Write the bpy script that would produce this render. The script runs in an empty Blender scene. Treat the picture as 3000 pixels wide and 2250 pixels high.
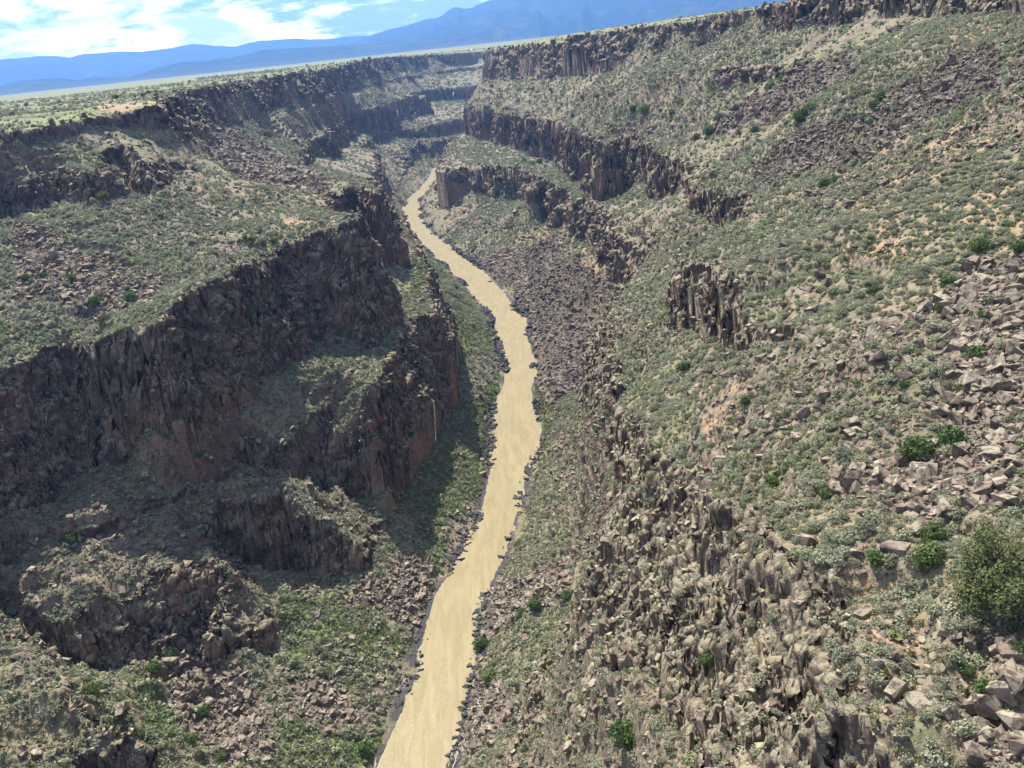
import bpy, bmesh, math, random
import numpy as np
from mathutils import Vector, Matrix, Euler
R = math.radians
sc = bpy.context.scene

# ---- camera ---------------------------------------------------------------------
cam_d = bpy.data.cameras.new('camera'); cam = bpy.data.objects.new('camera', cam_d)
sc.collection.objects.link(cam); sc.camera = cam
cam_d.sensor_width = 36; cam_d.sensor_fit = 'HORIZONTAL'
cam_d.lens = 18/math.tan(R(61.6)/2)
cam_d.clip_start = 0.5; cam_d.clip_end = 300000
PITCH, ROLL = R(21.7), R(6.1)
cam.matrix_world = Matrix.Rotation(math.pi/2-PITCH, 4, 'X') @ Matrix.Rotation(-ROLL, 4, 'Z')
# ---- light ----------------------------------------------------------------------
SUN_AZ, SUN_EL = R(-21), R(56)          # azimuth from +Y (ahead), negative = left
world = bpy.data.worlds.new('World'); sc.world = world; world.use_nodes = True

class NB:
    """small node-building helper"""
    def __init__(s, nt): s.nt = nt
    def n(s, t, **kw):
        o = s.nt.nodes.new(t)
        for k, v in kw.items():
            if k.startswith('_'): setattr(o, k[1:], v)
        return o
    def l(s, a, b): s.nt.links.new(a, b)
    def put(s, sock, v):
        if isinstance(v, bpy.types.NodeSocket): s.l(v, sock)
        elif isinstance(v, (tuple, list)) and len(v) == 3 and sock.type == 'RGBA': sock.default_value = (*v, 1)
        else: sock.default_value = v
    def math(s, op, a, b=0.0, c=0.0, clamp=False):
        o = s.n('ShaderNodeMath', _operation=op, _use_clamp=clamp)
        s.put(o.inputs[0], a); s.put(o.inputs[1], b); s.put(o.inputs[2], c); return o.outputs[0]
    def mix(s, f, a, b, blend='MIX'):
        o = s.n('ShaderNodeMix', _data_type='RGBA', _blend_type=blend, _clamp_factor=True)
        s.put(o.inputs[0], f); s.put(o.inputs[6], a); s.put(o.inputs[7], b); return o.outputs[2]
    def noise(s, vec, scale, detail=4, rough=0.55, dist=0.0):
        o = s.n('ShaderNodeTexNoise'); s.put(o.inputs['Vector'], vec); o.inputs['Scale'].default_value = scale
        o.inputs['Detail'].default_value = detail; o.inputs['Roughness'].default_value = rough; o.inputs['Distortion'].default_value = dist
        return o.outputs['Fac']
    def voro(s, vec, scale, feature='F1', out='Distance', rnd=1.0):
        o = s.n('ShaderNodeTexVoronoi', _feature=feature); s.put(o.inputs['Vector'], vec); o.inputs['Scale'].default_value = scale
        o.inputs['Randomness'].default_value = rnd
        return o.outputs[out]
    def ramp(s, f, a, b, lo=0.0, hi=1.0):
        o = s.n('ShaderNodeMapRange', _interpolation_type='SMOOTHSTEP'); s.put(o.inputs[0], f)
        o.inputs[1].default_value = a; o.inputs[2].default_value = b; o.inputs[3].default_value = lo; o.inputs[4].default_value = hi
        return o.outputs[0]
    def scale(s, vec, x, y, z):
        o = s.n('ShaderNodeMapping'); s.put(o.inputs['Vector'], vec); o.inputs['Scale'].default_value = (x, y, z); return o.outputs[0]
    def attr(s, name, typ='GEOMETRY'):
        o = s.n('ShaderNodeAttribute', _attribute_name=name, _attribute_type=typ); return o.outputs['Fac']

nt = world.node_tree; nt.nodes.clear(); B = NB(nt)
wo = B.n('ShaderNodeOutputWorld'); bg = B.n('ShaderNodeBackground')
sky = B.n('ShaderNodeTexSky'); sky.sky_type = 'NISHITA'; sky.sun_disc = False
sky.sun_elevation = SUN_EL; sky.sun_rotation = SUN_AZ; sky.altitude = 2100; sky.air_density = 1.0; sky.dust_density = 0.5
# broken cumulus over the valley: layers of noise in the direction of view, flattened towards the horizon
tc = B.n('ShaderNodeTexCoord'); sep = B.n('ShaderNodeSeparateXYZ'); B.l(tc.outputs['Generated'], sep.inputs[0])
flat = B.scale(tc.outputs['Generated'], 1, 1, 3.6)
big = B.noise(flat, 3.1, 6, 0.55, 0.3)
small = B.noise(flat, 15.0, 9, 0.62, 0.25)
left = B.ramp(sep.outputs[0], 0.15, -0.50)                 # the cloud deck thickens towards the sun's side
cov = B.math('ADD', B.math('MULTIPLY', big, 0.75), B.math('MULTIPLY', small, 0.85))
cov = B.math('ADD', cov, B.math('MULTIPLY', left, 0.10))
white = B.ramp(cov, 0.79, 0.95)
low = B.math('MULTIPLY', B.ramp(sep.outputs[2], 0.20, 0.04), B.ramp(sep.outputs[1], 0.35, 0.85))                   # bright band of cloud above the horizon
veil = B.ramp(B.noise(B.scale(tc.outputs['Generated'], 1, 1, 6.0), 2.4, 4, 0.5), 0.40, 0.62)
blue = B.mix(1.0, sky.outputs[0], (0.80, 0.92, 1.15), 'MULTIPLY')
greyc = B.mix(B.math('MULTIPLY', veil, 0.6), blue, (5.2, 6.2, 8.6))
bright = B.mix(low, (11.0, 11.2, 11.6), B.mix(B.ramp(B.noise(flat, 8.0, 6, 0.6, 0.3), 0.40, 0.56), (42.0, 44.0, 48.0), (112.0, 101.0, 80.0)))
greyc = B.mix(B.math('MULTIPLY', low, 0.8), greyc, (22.0, 28.0, 40.0))
colw = B.mix(white, greyc, bright)
B.l(colw, bg.inputs[0]); B.l(bg.outputs[0], wo.inputs[0])
bg.inputs['Strength'].default_value = 0.05
sun_d = bpy.data.lights.new('sun', 'SUN'); sun = bpy.data.objects.new('sun', sun_d); sc.collection.objects.link(sun)
sun_d.energy = 5.0; sun_d.angle = R(0.53); sun_d.color = (1, 0.95, 0.87)
sdir = Vector((math.sin(SUN_AZ)*math.cos(SUN_EL), math.cos(SUN_AZ)*math.cos(SUN_EL), math.sin(SUN_EL)))
sun.rotation_euler = sdir.to_track_quat('Z', 'Y').to_euler()
sc.view_settings.view_transform = 'Standard'; sc.view_settings.look = 'None'
sc.view_settings.exposure = 1.08; sc.view_settings.gamma = 1.0; sc.view_settings.use_curve_mapping = False
sc.cycles.max_bounces = 5; sc.cycles.diffuse_bounces = 3; sc.cycles.volume_bounces = 0; sc.cycles.transparent_max_bounces = 4

# ---- materials ------------------------------------------------------------------
def new_mat(name):
    m = bpy.data.materials.new(name); m.use_nodes = True; nt = m.node_tree; nt.nodes.clear()
    b = NB(nt); out = b.n('ShaderNodeOutputMaterial'); p = b.n('ShaderNodeBsdfPrincipled')
    p.inputs['Roughness'].default_value = 0.9; p.inputs['Specular IOR Level'].default_value = 0.2
    b.l(p.outputs[0], out.inputs[0]); return m, b, p, out

def rock_colour(b, pos, nz):
    streak = b.noise(b.scale(pos, 0.40, 0.40, 0.20), 1.0, 5, 0.6)
    patch = b.noise(pos, 0.055, 4, 0.6)
    fine = b.noise(pos, 1.3, 5, 0.65)
    c = b.mix(b.ramp(streak, 0.36, 0.64), (0.088, 0.064, 0.050), (0.205, 0.152, 0.112))
    xyz = b.n('ShaderNodeSeparateXYZ'); b.l(pos, xyz.inputs[0])     # the red flows show in the west wall and upstream
    redder = b.math('MAXIMUM', b.ramp(xyz.outputs[0], 15, -25, 0.2, 1.0), b.ramp(xyz.outputs[1], 350, 560))
    c = b.mix(b.math('MULTIPLY', redder, b.math('MULTIPLY', b.ramp(patch, 0.42, 0.62), b.ramp(fine, 0.25, 0.55))), c, (0.262, 0.150, 0.100))
    lich = b.math('MULTIPLY', b.ramp(nz, 0.10, 0.62), b.ramp(fine, 0.34, 0.58))
    c = b.mix(b.math('MULTIPLY', lich, 0.8), c, (0.335, 0.300, 0.195))
    crack = b.voro(b.scale(pos, 0.36, 0.36, 0.26), 1.0, 'DISTANCE_TO_EDGE')
    return b.mix(b.ramp(crack, 0.05, 0.0, 0.0, 0.55), c, (0.040, 0.032, 0.030)), crack, fine

def ground_material():
    m, b, p, out = new_mat('canyon_ground')
    geo = b.n('ShaderNodeNewGeometry'); pos = geo.outputs['Position']
    sx = b.n('ShaderNodeSeparateXYZ'); b.l(geo.outputs['Normal'], sx.inputs[0]); nz = sx.outputs[2]
    rock, crack, fine = rock_colour(b, pos, nz)
    n1 = b.noise(pos, 0.11, 4, 0.6); n2 = b.noise(pos, 0.7, 4, 0.6); n3 = b.noise(pos, 4.0, 3, 0.6); n4 = b.noise(pos, 0.022, 3, 0.55); n5 = b.noise(b.scale(pos, 0.020, 0.11, 0.03), 1.0, 4, 0.6)
    g = b.mix(b.ramp(n2, 0.35, 0.65), (0.185, 0.156, 0.112), (0.300, 0.242, 0.165))
    g = b.mix(b.math('MULTIPLY', b.ramp(n1, 0.45, 0.65), 0.7), g, (0.205, 0.195, 0.105))
    g = b.mix(b.math('MULTIPLY', b.ramp(n5, 0.50, 0.66), 0.75), g, (0.165, 0.180, 0.090))
    g = b.mix(b.math('MULTIPLY', b.ramp(n5, 0.46, 0.34), 0.6), g, (0.300, 0.235, 0.155))
    soil = b.math('ADD', b.math('MULTIPLY', b.attr('soil'), b.ramp(n1, 0.40, 0.58)), b.math('MULTIPLY', b.ramp(n1, 0.60, 0.70), 0.6), clamp=True)
    g = b.mix(soil, g, (0.370, 0.255, 0.155))
    g = b.mix(b.math('MULTIPLY', b.attr('grass'), b.ramp(n2, 0.22, 0.52)), g, (0.142, 0.176, 0.060))
    scree = b.mix(b.ramp(n3, 0.35, 0.65), (0.075, 0.058, 0.047), (0.205, 0.158, 0.122))
    g = b.mix(b.math('MAXIMUM', b.attr('talus'), b.math('MULTIPLY', b.attr('rocky'), b.ramp(n2, 0.48, 0.62))), g, scree)
    # sagebrush steppe on the plateau
    pl = b.mix(b.ramp(n4, 0.35, 0.65), (0.235, 0.245, 0.108), (0.215, 0.220, 0.118))
    pl = b.mix(b.ramp(b.noise(pos, 0.45, 3, 0.7), 0.52, 0.66), pl, (0.160, 0.175, 0.095))
    soil_top = b.math('MULTIPLY', b.attr('soil'), 0.55)
    pl = b.mix(soil_top, pl, (0.42, 0.29, 0.19))
    g = b.mix(b.attr('top'), g, pl)
    bank = b.mix(b.ramp(n3, 0.4, 0.6), (0.040, 0.040, 0.043), (0.105, 0.098, 0.095))
    g = b.mix(b.attr('bank'), g, bank)
    steep = b.math('MAXIMUM', b.attr('cliff'), b.ramp(nz, 0.66, 0.50))
    col = b.mix(steep, g, rock)
    b.l(col, p.inputs['Base Color'])
    bump = b.n('ShaderNodeBump'); bump.inputs['Strength'].default_value = 1.0; bump.inputs['Distance'].default_value = 0.7
    h = b.math('ADD', b.math('MULTIPLY', fine, 0.7), b.math('MULTIPLY', b.math('MINIMUM', crack, 0.25), 1.6))
    h = b.math('ADD', h, b.math('MULTIPLY', n3, 0.18))
    b.l(h, bump.inputs['Height']); b.l(bump.outputs[0], p.inputs['Normal'])
    return m

def rock_material(name, dark, light, lichen, lich_amt=0.7):
    m, b, p, out = new_mat(name)
    tc = b.n('ShaderNodeTexCoord'); o = tc.outputs['Object']
    geo = b.n('ShaderNodeNewGeometry'); sx = b.n('ShaderNodeSeparateXYZ'); b.l(geo.outputs['Normal'], sx.inputs[0])
    info = b.n('ShaderNodeObjectInfo'); rnd = info.outputs['Random']
    vec = b.n('ShaderNodeVectorMath', _operation='ADD'); b.l(geo.outputs['Position'], vec.inputs[0])
    n = b.noise(geo.outputs['Position'], 1.1, 6, 0.65)
    c = b.mix(b.ramp(n, 0.3, 0.7), dark, light)
    c = b.mix(b.math('MULTIPLY', rnd, 0.55), c, tuple(0.6*v for v in dark))
    l = b.math('MULTIPLY', b.math('MULTIPLY', b.ramp(sx.outputs[2], 0.05, 0.7), b.ramp(n, 0.40, 0.56)), b.ramp(rnd, 0.15, 0.75))
    c = b.mix(b.math('MULTIPLY', l, lich_amt), c, lichen)
    b.l(c, p.inputs['Base Color'])
    bump = b.n('ShaderNodeBump'); bump.inputs['Strength'].default_value = 0.7; bump.inputs['Distance'].default_value = 0.25
    b.l(b.noise(geo.outputs['Position'], 2.6, 5, 0.7), bump.inputs['Height']); b.l(bump.outputs[0], p.inputs['Normal'])
    return m

def leaf_material(name, a, c2, vary, bright):
    m, b, p, out = new_mat(name)
    info = b.n('ShaderNodeObjectInfo'); geo = b.n('ShaderNodeNewGeometry')
    n = b.noise(geo.outputs['Position'], 0.9, 3, 0.6)
    big = b.noise(b.scale(geo.outputs['Position'], 0.022, 0.07, 0.03), 1.0, 3, 0.6)
    c = b.mix(b.ramp(n, 0.3, 0.7), a, c2)
    c = b.mix(b.ramp(big, 0.46, 0.66, 0.0, 0.55), c, tuple(v*w for v, w in zip(c2, (0.78, 0.95, 0.62))))
    c = b.mix(b.ramp(info.outputs['Random'], 0.5, 1.0, 0.0, 0.75), c, vary)
    c = b.mix(b.ramp(info.outputs['Random'], 0.35, 0.0, 0.0, 0.7), c, bright)
    b.l(c, p.inputs['Base Color'])
    tr = b.n('ShaderNodeBsdfTranslucent'); b.l(c, tr.inputs[0])
    mx = b.n('ShaderNodeMixShader'); mx.inputs[0].default_value = 0.28
    b.l(p.outputs[0], mx.inputs[1]); b.l(tr.outputs[0], mx.inputs[2]); b.l(mx.outputs[0], out.inputs[0])
    return m

def plain(name, col, rough=0.85):
    m, b, p, out = new_mat(name)
    geo = b.n('ShaderNodeNewGeometry'); n = b.noise(geo.outputs['Position'], 3.0, 4, 0.6)
    b.l(b.mix(b.ramp(n, 0.3, 0.7), tuple(v*0.75 for v in col), col), p.inputs['Base Color'])
    p.inputs['Roughness'].default_value = rough; return m

def river_material():
    m, b, p, out = new_mat('muddy_water')
    geo = b.n('ShaderNodeNewGeometry'); pos = geo.outputs['Position']
    n = b.noise(b.scale(pos, 1, 0.16, 1), 0.42, 6, 0.62, 0.8)
    riff = b.math('MULTIPLY', b.ramp(b.noise(b.scale(pos, 1, 0.55, 1), 2.1, 5, 0.7, 0.3), 0.60, 0.70), b.ramp(b.noise(b.scale(pos, 1, 0.5, 1), 0.10, 4, 0.6), 0.42, 0.62))
    c = b.mix(b.ramp(n, 0.3, 0.7), (0.250, 0.203, 0.110), (0.318, 0.262, 0.144))
    c = b.mix(b.math('MULTIPLY', b.attr('foam'), b.ramp(b.noise(b.scale(pos, 1, 0.6, 1), 2.6, 5, 0.7, 0.4), 0.57, 0.66, 0.0, 0.35)), c, (0.62, 0.55, 0.40))
    c = b.mix(b.math('MULTIPLY', riff, 0.35), c, (0.60, 0.51, 0.34))
    b.l(c, p.inputs['Base Color']); p.inputs['Roughness'].default_value = 0.42; p.inputs['Specular IOR Level'].default_value = 0.10; p.inputs['IOR'].default_value = 1.33
    bump = b.n('ShaderNodeBump'); bump.inputs['Strength'].default_value = 0.35; bump.inputs['Distance'].default_value = 0.10
    h = b.math('ADD', b.noise(b.scale(pos, 1, 0.55, 1), 1.3, 6, 0.68, 0.6), b.math('MULTIPLY', riff, 0.5))
    b.l(h, bump.inputs['Height']); b.l(bump.outputs[0], p.inputs['Normal'])
    return m

def mountain_material():
    m, b, p, out = new_mat('forested_range')
    geo = b.n('ShaderNodeNewGeometry'); pos = geo.outputs['Position']
    n = b.noise(pos, 0.0011, 6, 0.6); n2 = b.noise(pos, 0.006, 4, 0.6)
    sx = b.n('ShaderNodeSeparateXYZ'); b.l(pos, sx.inputs[0])
    c = b.mix(b.ramp(n2, 0.4, 0.6), (0.030, 0.045, 0.035), (0.065, 0.080, 0.055))
    c = b.mix(b.ramp(n, 0.55, 0.70), c, (0.130, 0.125, 0.085))
    c = b.mix(b.ramp(sx.outputs[2], 70, -20), c, (0.105, 0.110, 0.075))
    b.l(c, p.inputs['Base Color']); p.inputs['Specular IOR Level'].default_value = 0.0
    return m

def haze_material():
    m = bpy.data.materials.new('valley_air'); m.use_nodes = True; nt = m.node_tree; nt.nodes.clear(); b = NB(nt)
    out = b.n('ShaderNodeOutputMaterial'); v = b.n('ShaderNodeVolumePrincipled')
    v.inputs['Color'].default_value = (0.20, 0.45, 1.0, 1); v.inputs['Density'].default_value = HAZE; v.inputs['Anisotropy'].default_value = 0.35
    b.l(v.outputs[0], out.inputs['Volume']); return m

HAZE = 9.0e-5
M_GROUND = ground_material(); M_RIVER = river_material(); M_MTN = mountain_material()
M_SAGE = leaf_material('sage_leaves', (0.290, 0.298, 0.200), (0.370, 0.376, 0.256), (0.215, 0.210, 0.142), (0.378, 0.388, 0.242))
M_GREEN = leaf_material('green_leaves', (0.085, 0.135, 0.045), (0.140, 0.200, 0.065), (0.070, 0.110, 0.045), (0.165, 0.220, 0.070))
M_JUN = leaf_material('juniper_leaves', (0.135, 0.155, 0.062), (0.205, 0.220, 0.095), (0.110, 0.130, 0.058), (0.220, 0.235, 0.100))
M_GRASS = leaf_material('grass_blades', (0.160, 0.205, 0.075), (0.220, 0.250, 0.110), (0.130, 0.170, 0.065), (0.280, 0.270, 0.130))
M_DRY = leaf_material('dry_grass_blades', (0.300, 0.250, 0.135), (0.370, 0.310, 0.180), (0.230, 0.200, 0.110), (0.330, 0.320, 0.170))
M_BARK = plain('bark', (0.16, 0.12, 0.09)); M_DRIFT = plain('bleached_wood', (0.62, 0.57, 0.50))
M_TALUS = rock_material('basalt_talus', (0.095, 0.072, 0.058), (0.300, 0.232, 0.178), (0.440, 0.380, 0.265))
M_SCREE = rock_material('dark_scree', (0.084, 0.066, 0.055), (0.255, 0.202, 0.160), (0.360, 0.310, 0.230), 0.45)
M_BLOCK = rock_material('basalt_block', (0.105, 0.078, 0.058), (0.240, 0.182, 0.130), (0.420, 0.370, 0.240), 0.95)
M_BANK = rock_material('river_worn_basalt', (0.034, 0.035, 0.040), (0.095, 0.090, 0.090), (0.150, 0.140, 0.120), 0.3)


# ---- canyon walls: cliff-top lines, river outward (x, y, z of the top, height of the cliff) ----
LINES = {
 'LE': [(-120, -120, -172, 0), (-75, 60, -172, 0), (-45, 172.7, -172, 0), (-38.3, 199, -172, 0), (-37.1, 212.9, -172, 0), (-35.3, 232.9, -172, 0), (-33.6, 245.2, -172, 0), (-28.4, 257.9, -172, 0), (-24.5, 272.1, -172, 0), (-18.4, 297.7, -172, 0), (-15.4, 316, -172, 0), (-13.1, 340.9, -172, 0), (-12, 364.6, -172, 0), (-12.3, 391.6, -172, 0), (-8.4, 408.3, -172, 0), (-5, 426.6, -172, 0), (-2, 453.8, -172, 0), (-4, 477.6, -172, 0), (-5.9, 512.7, -172, 0), (-6.7, 541.8, -172, 0), (-17.3, 600.9, -172, 0), (-33.8, 674.1, -172, 0), (-51.3, 737.3, -172, 0), (-77.9, 836, -172, 0), (-92.7, 912.8, -172, 0), (-107.1, 1032, -172, 0), (-106.4, 1097.4, -172, 0), (-95.9, 1164.4, -172, 0), (-86.4, 1287.2, -172, 0), (-86, 1370, -172, 0), (-58, 1418, -172, 0), (40, 1465, -172, 0), (200, 1540, -172, 0), (900, 1640, -172, 0), (3000, 1700, -172, 0)],
 'RE': [(-85, -120, -172, 0), (-50, 60, -172, 0), (-26.9, 170.3, -172, 0), (-24.5, 179.3, -172, 0), (-22.1, 196.6, -172, 0), (-19.4, 216.4, -172, 0), (-19.7, 232.6, -172, 0), (-14.6, 249.8, -172, 0), (-10.2, 263.2, -172, 0), (-6.1, 281.3, -172, 0), (-3.6, 298.2, -172, 0), (0.3, 320.6, -172, 0), (8.1, 349.8, -172, 0), (11, 369.1, -172, 0), (11.3, 396.9, -172, 0), (10.5, 422.2, -172, 0), (14.4, 464, -172, 0), (15.1, 496.8, -172, 0), (13.4, 544.9, -172, 0), (4.3, 592.6, -172, 0), (-6.3, 648.3, -172, 0), (-15, 696.5, -172, 0), (-37.9, 776.3, -172, 0), (-66.1, 874.6, -172, 0), (-80.6, 958.3, -172, 0), (-91.1, 1087.7, -172, 0), (-75.2, 1233.2, -172, 0), (-66, 1320, -172, 0), (-40, 1380, -172, 0), (40, 1430, -172, 0), (200, 1500, -172, 0), (900, 1600, -172, 0), (3000, 1660, -172, 0)],
 'LA': [(-170, -120, -135, 12), (-125, 60, -135, 14), (-105.6, 150.5, -138, 20), (-94, 156.1, -137, 18), (-93.3, 157.8, -136, 12), (-103.5, 159.4, -132, 6), (-133.9, 186.1, -140, 6), (-150.7, 210.1, -139, 12), (-141.5, 209.8, -140, 10), (-130.8, 203.1, -141, 14), (-126.6, 209.4, -140, 18), (-114.4, 213.2, -139, 18), (-109.6, 219.8, -135, 25), (-102.1, 221.1, -134, 27), (-94, 216.8, -137, 24), (-90.9, 211.4, -142, 16), (-86.1, 209.7, -147, 11), (-82, 207.1, -150, 8), (-82.6, 211.9, -150, 5), (-89.9, 221.6, -147, 5), (-96, 231.6, -143, 6), (-97, 233, -142, 5), (-104, 245, -138, 10), (-105, 254, -133, 18), (-98, 256, -132, 24), (-91.9, 255.3, -132, 27), (-82, 258.7, -131, 28), (-72.6, 264.5, -131, 28), (-67.9, 249.4, -137, 23), (-61.7, 248.2, -143, 17), (-56.6, 245.7, -151, 9), (-53, 262, -154, 5), (-47, 280, -157, 2), (-46, 300, -158, 1), (-38, 340, -157, 1), (-27, 378, -157, 1), (-27, 420, -157, 1), (-28, 470, -156, 1), (-35, 540, -153, 1), (-54, 640, -155, 1), (-84, 790, -156, 1), (-104, 900, -157, 1), (-114, 970, -157, 1), (-120, 1050, -156, 2), (-118, 1180, -154, 4), (-125, 1310, -146, 12), (-113.7, 1473.8, -135, 26), (-73, 1417.3, -135, 30), (0, 1500, -138, 26), (200, 1590, -145, 20), (900, 1690, -145, 20), (3000, 1750, -145, 20)],
 'LB': [(-200, -120, -118, 8), (-182, 60, -118, 8), (-168, 150, -120, 6), (-150, 230, -124, 3), (-136, 237, -126, 3), (-122, 243, -128, 4), (-109, 262, -127, 3), (-101, 273, -123, 3), (-96, 284, -119, 8), (-92, 279, -119.5, 10), (-91.1, 280.7, -120, 10), (-79.5, 280.9, -122, 12), (-74.9, 284.9, -122, 20), (-70.6, 295.2, -121, 26), (-67.1, 303.1, -121, 30), (-64.8, 295.2, -126, 28), (-60.7, 290.2, -128, 24), (-55.3, 291.6, -136, 20), (-51.7, 292.9, -140, 16), (-52, 294.3, -130, 26), (-53, 287.9, -114, 36), (-50.9, 310.4, -112, 38), (-50.2, 340.2, -112, 40), (-49.1, 358.3, -113, 40), (-41.8, 372.8, -112, 42), (-33.1, 375.4, -112, 43), (-35.1, 408.6, -112, 40), (-41.3, 457, -112, 40), (-52.3, 525.1, -112, 38), (-65.4, 597.1, -112, 34), (-75.5, 655.7, -112, 30), (-95, 760, -112, 30), (-116, 870, -110, 30), (-124, 978, -110, 28), (-142.7, 1093.9, -108, 28), (-168, 1160, -108, 14), (-172, 1300, -110, 14), (-160, 1450, -110, 16), (-121.5, 1503, -122, 24), (-85.2, 1566.3, -122, 26), (-48.5, 1579.5, -119, 26), (60, 1850, -113, 26), (200, 1900, -113, 26), (900, 1960, -113, 26), (3000, 2000, -113, 26)],
 'LC': [(-230, -120, -78, 36), (-205, 60, -78, 36), (-185, 160, -78, 36), (-158.9, 258, -79, 41), (-149.6, 273.8, -77, 41), (-136.4, 268.9, -76, 43), (-126.9, 273.5, -73, 43), (-113.4, 270.6, -72, 45), (-106.6, 284.8, -69, 46), (-98.6, 297.9, -66, 49), (-98.4, 322.2, -66, 49), (-91.3, 327.4, -68, 46), (-89.2, 342.3, -68, 46), (-85.3, 351.3, -67, 47), (-74.4, 356.4, -65, 49), (-62.9, 352.8, -63, 51), (-63.5, 370.2, -63, 50), (-81.2, 420, -66, 46), (-92.9, 473.6, -68, 44), (-76, 481.3, -66, 46), (-64.3, 462.3, -66, 46), (-67.3, 493.6, -67, 42), (-95, 590, -75, 26), (-130, 660, -74, 16), (-160, 760, -73, 12), (-185, 900, -73, 16), (-172.4, 950.3, -73, 26), (-190, 1161.4, -74, 30), (-203.3, 1315.6, -74, 32), (-170.2, 1381.9, -74, 34), (-148.4, 1533.8, -75, 36), (-119.4, 1694.4, -75, 38), (-104.7, 1698.3, -80, 36), (-132, 1760, -75, 30), (-125, 1900, -76, 30), (-52.3, 1960, -83.1, 30), (200, 2020, -75, 30), (900, 2080, -75, 30), (3000, 2120, -75, 30)],
 'LD': [(-330, -120, -38, 12), (-290, 120, -38, 12), (-255, 280, -36, 12), (-213, 389.2, -36, 13), (-198.8, 389.9, -35, 13), (-193.2, 404.7, -35, 12), (-171.3, 383.4, -34, 12), (-163, 388.8, -36, 10), (-177.8, 422, -30, 8), (-172.9, 434.5, -26.5, 12), (-157, 420.7, -32, 14), (-146.4, 393.8, -34, 12), (-150, 455, -40, 2), (-166, 540, -43, 1), (-206, 690, -44, 1), (-208, 790, -44, 1), (-202, 880, -44, 1), (-189, 1000, -44, 1), (-198, 1150, -44, 1), (-205, 1340, -45, 2), (-180, 1600, -45, 6), (-160, 1850, -46, 10), (-118, 2030, -48, 10), (-60, 2140, -48, 8), (30, 2190, -48, 8), (200, 2160, -48, 8), (900, 2200, -48, 8), (3000, 2240, -48, 8)],
 'LR': [(-360, -120, -14, 4), (-310, 120, -14, 4), (-270, 300, -14, 4), (-209, 395, -14.4, 5), (-201, 420, -15.9, 6), (-189.8, 440, -14.7, 6), (-182, 455, -14.2, 6), (-168.4, 470, -12.8, 12), (-180.3, 520, -11.5, 22), (-222.3, 690, -10.3, 28), (-224.2, 790, -10.3, 30), (-218.5, 880, -11.3, 30), (-204.7, 1000, -10, 30), (-214.9, 1150, -10.9, 30), (-211, 1350, -10.5, 30), (-200.6, 1600, -6.8, 30), (-184.9, 1850, -5.6, 30), (-143.4, 2050, -9.5, 30), (-76.6, 2200, -13.7, 30), (23.5, 2250, -17.8, 32), (200, 2270, -16, 32), (900, 2300, -16, 32), (3000, 2340, -16, 32)],
 'RA': [(-40, -120, -146, 5), (-20, 60, -146, 6), (-8.7, 146.5, -150, 6), (-2.3, 163, -149, 7), (2.2, 177.2, -149, 6), (10, 203, -150, 3), (14, 234, -151, 3), (19, 274, -151, 3), (26, 313, -152, 3), (32, 345, -152, 2), (42, 430, -152, 2), (41, 540, -152, 2), (30, 680, -148, 2), (-10, 800, -150, 2), (-45, 900, -152, 2), (-66, 1040, -154, 2), (-66, 1140, -155, 2), (-58, 1260, -155, 4), (-36, 1345, -152, 6), (40, 1405, -150, 6), (200, 1470, -150, 8), (900, 1570, -150, 8), (3000, 1630, -150, 8)],
 'RB': [(20, -120, -62, 24), (27, 20, -56, 26), (24.6, 52.8, -55, 26), (28.4, 63.6, -55, 28), (29.1, 74.1, -57, 28), (30.4, 86.4, -60, 30), (31.9, 101.8, -65, 30), (32.1, 111.5, -68, 32), (32.6, 143.6, -77, 34), (29.9, 177.5, -85, 34), (30.5, 208.8, -92, 22), (35.3, 247.6, -98, 16), (44.7, 313.6, -105, 18), (61.2, 380.9, -106, 26), (71.6, 404.2, -104, 22), (73.5, 454.5, -106, 22), (72.9, 516.8, -108, 24), (73.5, 583.9, -110, 26), (68.7, 637.3, -112, 26), (58.1, 637.3, -116, 26), (55.5, 721.6, -113, 30), (51.5, 742.9, -113, 24), (38.4, 727.5, -114, 14), (34.2, 825.8, -112, 30), (11, 861.2, -112, 30), (-12, 877.8, -114, 26), (-33.6, 899.6, -116, 22), (-54.1, 920.7, -120, 16), (-54, 1100, -120, 16), (-46, 1240, -120, 18), (-25, 1310, -118, 18), (40, 1372, -116, 20), (200, 1440, -114, 20), (900, 1540, -114, 20), (3000, 1600, -114, 20)],
 'RC': [(60, -120, -44, 0.5), (62, 20, -42, 0.5), (66, 80, -44, 0.5), (60, 140, -52, 0.5), (51.1, 164, -60, 6), (60.1, 193.4, -57, 18), (57.9, 217.8, -60, 18), (55.7, 242.1, -63, 20), (63.8, 274, -66, 14), (75.3, 282.8, -66, 6), (89.6, 299.5, -66, 6), (99.5, 337.5, -66, 10), (92.3, 368.8, -69, 13), (108.6, 432.9, -70, 5), (109.6, 494.5, -72, 22), (102.7, 547.8, -73, 34), (113.4, 638.2, -72, 14), (105.2, 657.7, -73, 26), (94.8, 616.1, -73, 44), (90.5, 620.3, -73, 46), (82.9, 719.5, -74, 44), (67.4, 846, -75, 42), (41.9, 949.1, -75, 36), (19.5, 1034.9, -75, 34), (-1.3, 1145, -75, 38), (-24.5, 1256.5, -75, 42), (-2, 1305, -75, 36), (60, 1345, -75, 30), (250, 1405, -75, 30), (900, 1500, -75, 30), (3000, 1560, -75, 30)],
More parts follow.
